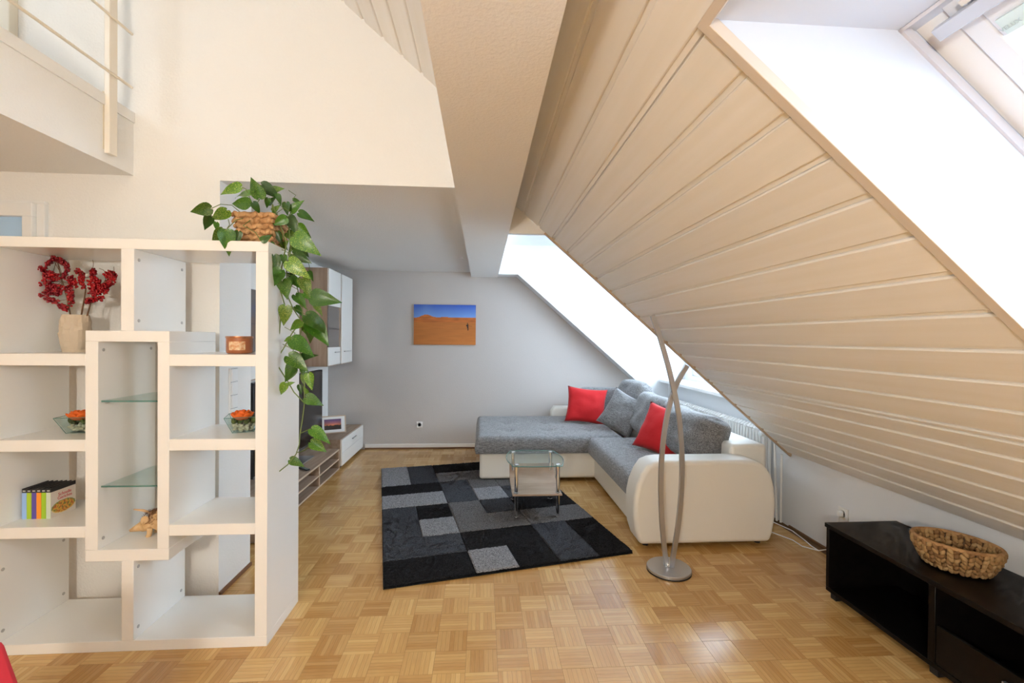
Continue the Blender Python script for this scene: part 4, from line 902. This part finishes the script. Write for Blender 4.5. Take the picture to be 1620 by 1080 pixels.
def wall_cab(y0, y1, label, glazed, flip=False):
    t = thing('wall_cabinet', label, 'cabinet', (-1.88, (y0+y1)/2, 1.168), 0, 'oak wall cabinets on the left wall'); h_ = 1.097; hw = (y1-y0)/2
    def b(name, x0, x1, a, c, z0, z1, m, par=t, bev=.003): return MB().box(x0+1.88, x1+1.88, a, c, z0, z1).build(name, m, par, bevel=bev)
    if glazed:
        b('body', -2.05, -1.72, -hw, hw, 0, h_, 'oakv', bev=.001)
        d0 = b('door', -1.72, -1.70, -hw+.005, hw-.02, .68, h_-.004, 'white_lac'); b('glass_panel', -1.718, -1.706, -hw+.01, hw-.06, .215, .68, 'smoke', d0)
        b('glass_frame', -1.72, -1.704, hw-.06, hw-.02, .215, .68, 'oakv', d0)
        b('shelf_line', -1.7055, -1.7045, -hw+.012, hw-.062, .42, .428, 'blackpl', d0)
        d1_ = b('door', -1.72, -1.70, -hw+.005, hw-.02, .008, .215, 'white_lac', bev=.008); b('handle', -1.70, -1.684, -.02, hw-.06, .150, .160, 'alu', d1_)
    else:
        b('body', -2.05, -1.72, -hw, hw, 0, h_, 'oakv', bev=.001)
        d0 = b('door', -1.72, -1.70, -hw+.02, hw-.004, .008, h_-.004, 'white_lac', bev=.008); b('handle', -1.70, -1.684, -hw+.10, .12, .150, .160, 'alu', d0)
wall_cab(5.09, 5.53, 'oak wall cabinet with white door, glass middle and handle, beside the plant', True)
wall_cab(5.54, 6.0, 'wall cabinet with one tall white door in the far corner', False)
wall_cab(3.18, 3.62, 'oak and white wall cabinet glimpsed through the shelf compartments', True)
# ---- television
tv = thing('television', 'large black flat television on the oak bench', 'television', (-1.86, 4.52, .242))
MB().box(-.022, .022, -.78, .78, .10, .88).build('housing', 'blackpl', tv, bevel=.004)
MB().box(.022, .0235, -.77, .77, .12, .87).build('screen', 'screen', tv)
MB().box(.020, .030, -.78, .78, .097, .119).build('lower_bar', 'grey_metal', tv)
MB().box(-.015, .015, -.06, .06, .01, .105).box(-.09, .11, -.30, .30, 0, .012).build('stand', 'alu', tv, bevel=.002)
rc = thing('remote_control', 'black remote control lying on the oak television bench', 'remote', (-1.68, 4.36, .242), .9)
MB().box(-.02, .02, -.075, .075, 0, .014).build('body', 'blackpl', rc, bevel=.004)
for k in range(4): MB().box(-.012, .012, -.06+k*.03, -.045+k*.03, .014, .0155).build('button', mat('grey_button', (.25, .35, .30), .5), rc)
# ---- picture frame with sunset
pf = thing('photo_frame', 'small wooden photo frame with a sunset picture on the cabinet', 'picture frame', (-1.775, 5.48, .335), R(24))
def sunset(u, v):
    if v < .42+.05*noise.noise(Vector((u*5, 0, 2))): return (.03, .02, .02)
    f = (v-.42)/.58; g = math.exp(-((u-.55)/.35)**2)
    a = np.array((.75, .22, .08)); b = np.array((.16, .09, .30)); c = a*(1-f)**1.5+b*(1-(1-f)**1.5); c = c*(.6+.6*g*(1-f)); return tuple(c)
ti = R(-14)
def pfb(name, x0, x1, y0, y1, z0, z1, m): return MB().box(x0, x1, y0, y1, z0, z1).build(name, m, pf, bevel=.001, seg=1, rot=(ti, 0, 0))
pfb('frame', -.15, .15, .004, .022, .012, .222, 'lightoak'); pfb('mount', -.135, .135, -.002, .006, .024, .208, 'white_paint')
p = printed('picture', .19, .125, 30, 24, sunset, 'gloss_print', pf, (0, 0, 0), (ti, 0, 0)); p.location = Matrix.Rotation(ti, 3, 'X') @ Vector((0, -.003, .055))
MB().box(-.03, .03, .022, .028, 0, .15).build('easel_leg', 'lightoak', pf, rot=(R(18), 0, 0), loc=(0, .105, 0))
# ---- desert canvas on the back wall
cv = thing('desert_canvas', 'canvas print of orange desert dunes under blue sky on the back wall', 'painting', (-.507, YW-.012, 1.405))
MB().box(-.415, .415, -.012, .012, 0, .540).build('canvas_block', mat('canvas_edge', (.42, .18, .06), .8), cv)
def desert(u, v):
    hz = .665+.10*math.exp(-((u-.2)/.10)**2)*.75+.03*math.exp(-((u-.5)/.16)**2)+.012*u+.01*math.sin(9*u)
    if v > hz:
        f = min(1, (v-hz)/(1-.66)); a = np.array((.16, .33, .72)); b = np.array((.010, .075, .50)); c = a*(1-f)+b*f; return tuple(c*(1+.35*(u-.4)))
    n_ = noise.noise(Vector((u*5, v*26, 1)))*.10+noise.noise(Vector((u*3, v*9, 4)))*.12
    c = np.array((.50, .165, .030))*(1+n_+.25*(u-.4)*(1-v))
    if v > .56: c = c*np.array((1.0, .85, .8))*(1+.35*noise.noise(Vector((u*8, v*30, 7))))
    for cx, cyy, a, b in ((.868, .47, .014, .055), (.866, .54, .007, .014), (.872, .40, .009, .04), (.862, .485, .022, .02)):
        if ((u-cx)/a)**2+((v-cyy)/b)**2 < 1: return (.02, .008, .012)
    if abs(v-(.475-(u-.9)*.25)) < .006 and .89 < u < .945: return (.28, .10, .03)
    return tuple(c)
printed('picture', .83, .540, 130, 90, desert, 'print', cv, (0, -.0125, 0), (0, 0, 0))
# ---- sockets, switches, cable, ceiling hook
def socket(name, label, loc, rz, n=1, round_=True, cat='socket'):
    t = thing(name, label, cat, loc, rz)
    MB().box(-.04, .04, -.010, 0, -.04*n, .04*n).build('frame', 'white_paint', t, bevel=.002)
    for k in range(n):
        z = (k-(n-1)/2)*.08
        if round_:
            f = MB().lathe([(.028, 0), (.028, .004), (.024, .004), (.022, -.003)], 24).build('insert', 'white_paint', t, smooth=40, loc=(0, -.010, z), rot=(math.pi/2, 0, 0))
            for dx in (-.0095, .0095): MB().lathe([(.003, 0), (.003, .001)], 8).build('pin_hole', 'blackpl', f, loc=(dx, 0, .0005))
        else:
            MB().box(-.030, .030, -.016, -.010, z-.036, z+.036).build('rocker', 'white_paint', t, bevel=.002)
            MB().box(-.038, .038, -.0112, -.010, z+.0375, z+.0395).build('joint', mat('grey_joint', (.25, .25, .27), .6), t)
    return t
socket('wall_socket', 'white wall socket low on the greige back wall', (-.84, YW, .325), 0)
socket('wall_socket', 'white wall socket with plug on the knee wall by the bench', (XK, 2.91, .315), -math.pi/2)
o = MB().box(-.012, .012, -.045, -.012, -.02, .02).build('plug', 'white_paint', bpy.data.objects['wall_socket.001'], bevel=.004)
socket('light_switch', 'vertical strip of white light switches on the niche corner', (-1.51, 2.82, 1.145), math.pi/2, 4, False, 'switch')
pts = [Vector(p) for p in ((2.42, 3.56, .006), (2.43, 3.44, .006), (2.38, 3.34, .006), (2.44, 3.22, .006), (2.46, 3.12, .006))]
c1 = MB(); c1.tube([Vector((2.20, 3.42, .006)), Vector((2.26, 3.34, .006)), Vector((2.33, 3.20, .006)), Vector((2.33, 3.10, .006)), Vector((2.40, 3.03, .006)), Vector((2.455, 3.00, .03)), Vector((2.45, 2.93, .18)), Vector((2.45, 2.91, .30))], .004, 6)
c1.tube([Vector((2.30, 3.62, .006)), Vector((2.40, 3.52, .006)), Vector((2.44, 3.36, .006)), Vector((2.42, 3.20, .006)), Vector((2.40, 3.10, .006)), Vector((2.40, 3.03, .006))], .004, 6)
tag(c1.build('power_cable', 'cable', smooth=60), 'white power cable curling across the floor beside the sofa', 'cable')
hk = thing('ceiling_hook', 'tiny white hook plate on the niche ceiling beside the beam', 'hook', (-.24, 5.0, 2.391))
MB().lathe([(.022, -.012), (.022, 0)], 16).build('plate', 'white_paint', hk); MB().tube([(0, 0, -.012), (0, 0, -.03), (.01, 0, -.036), (.014, 0, -.028)], .003, 6).build('hook', 'white_paint', hk)
# ---- red chair, only its corner reaches into the picture
ch = thing('red_chair', 'red upholstered chair cut off at the lower left corner', 'chair', (-1.395, 1.02, 0), R(0))
rm = mat('red_upholstery', (.60, .02, .035), .7)
MB().prism([(-.20, .42), (.19, .42), (.245, .60), (.20, .735), (-.20, .735)], .12, .19).build('backrest', rm, ch, bevel=.02, seg=3)
MB().box(-.22, .22, -.30, .15, .38, .46).build('seat', rm, ch, bevel=.02, seg=3)
for x in (-.19, .19):
    for y in (-.27, .15): MB().tube([(x, y, .40), (x*1.05, y*1.05, 0)], .016, 8).build('leg', 'alu', ch, smooth=60)
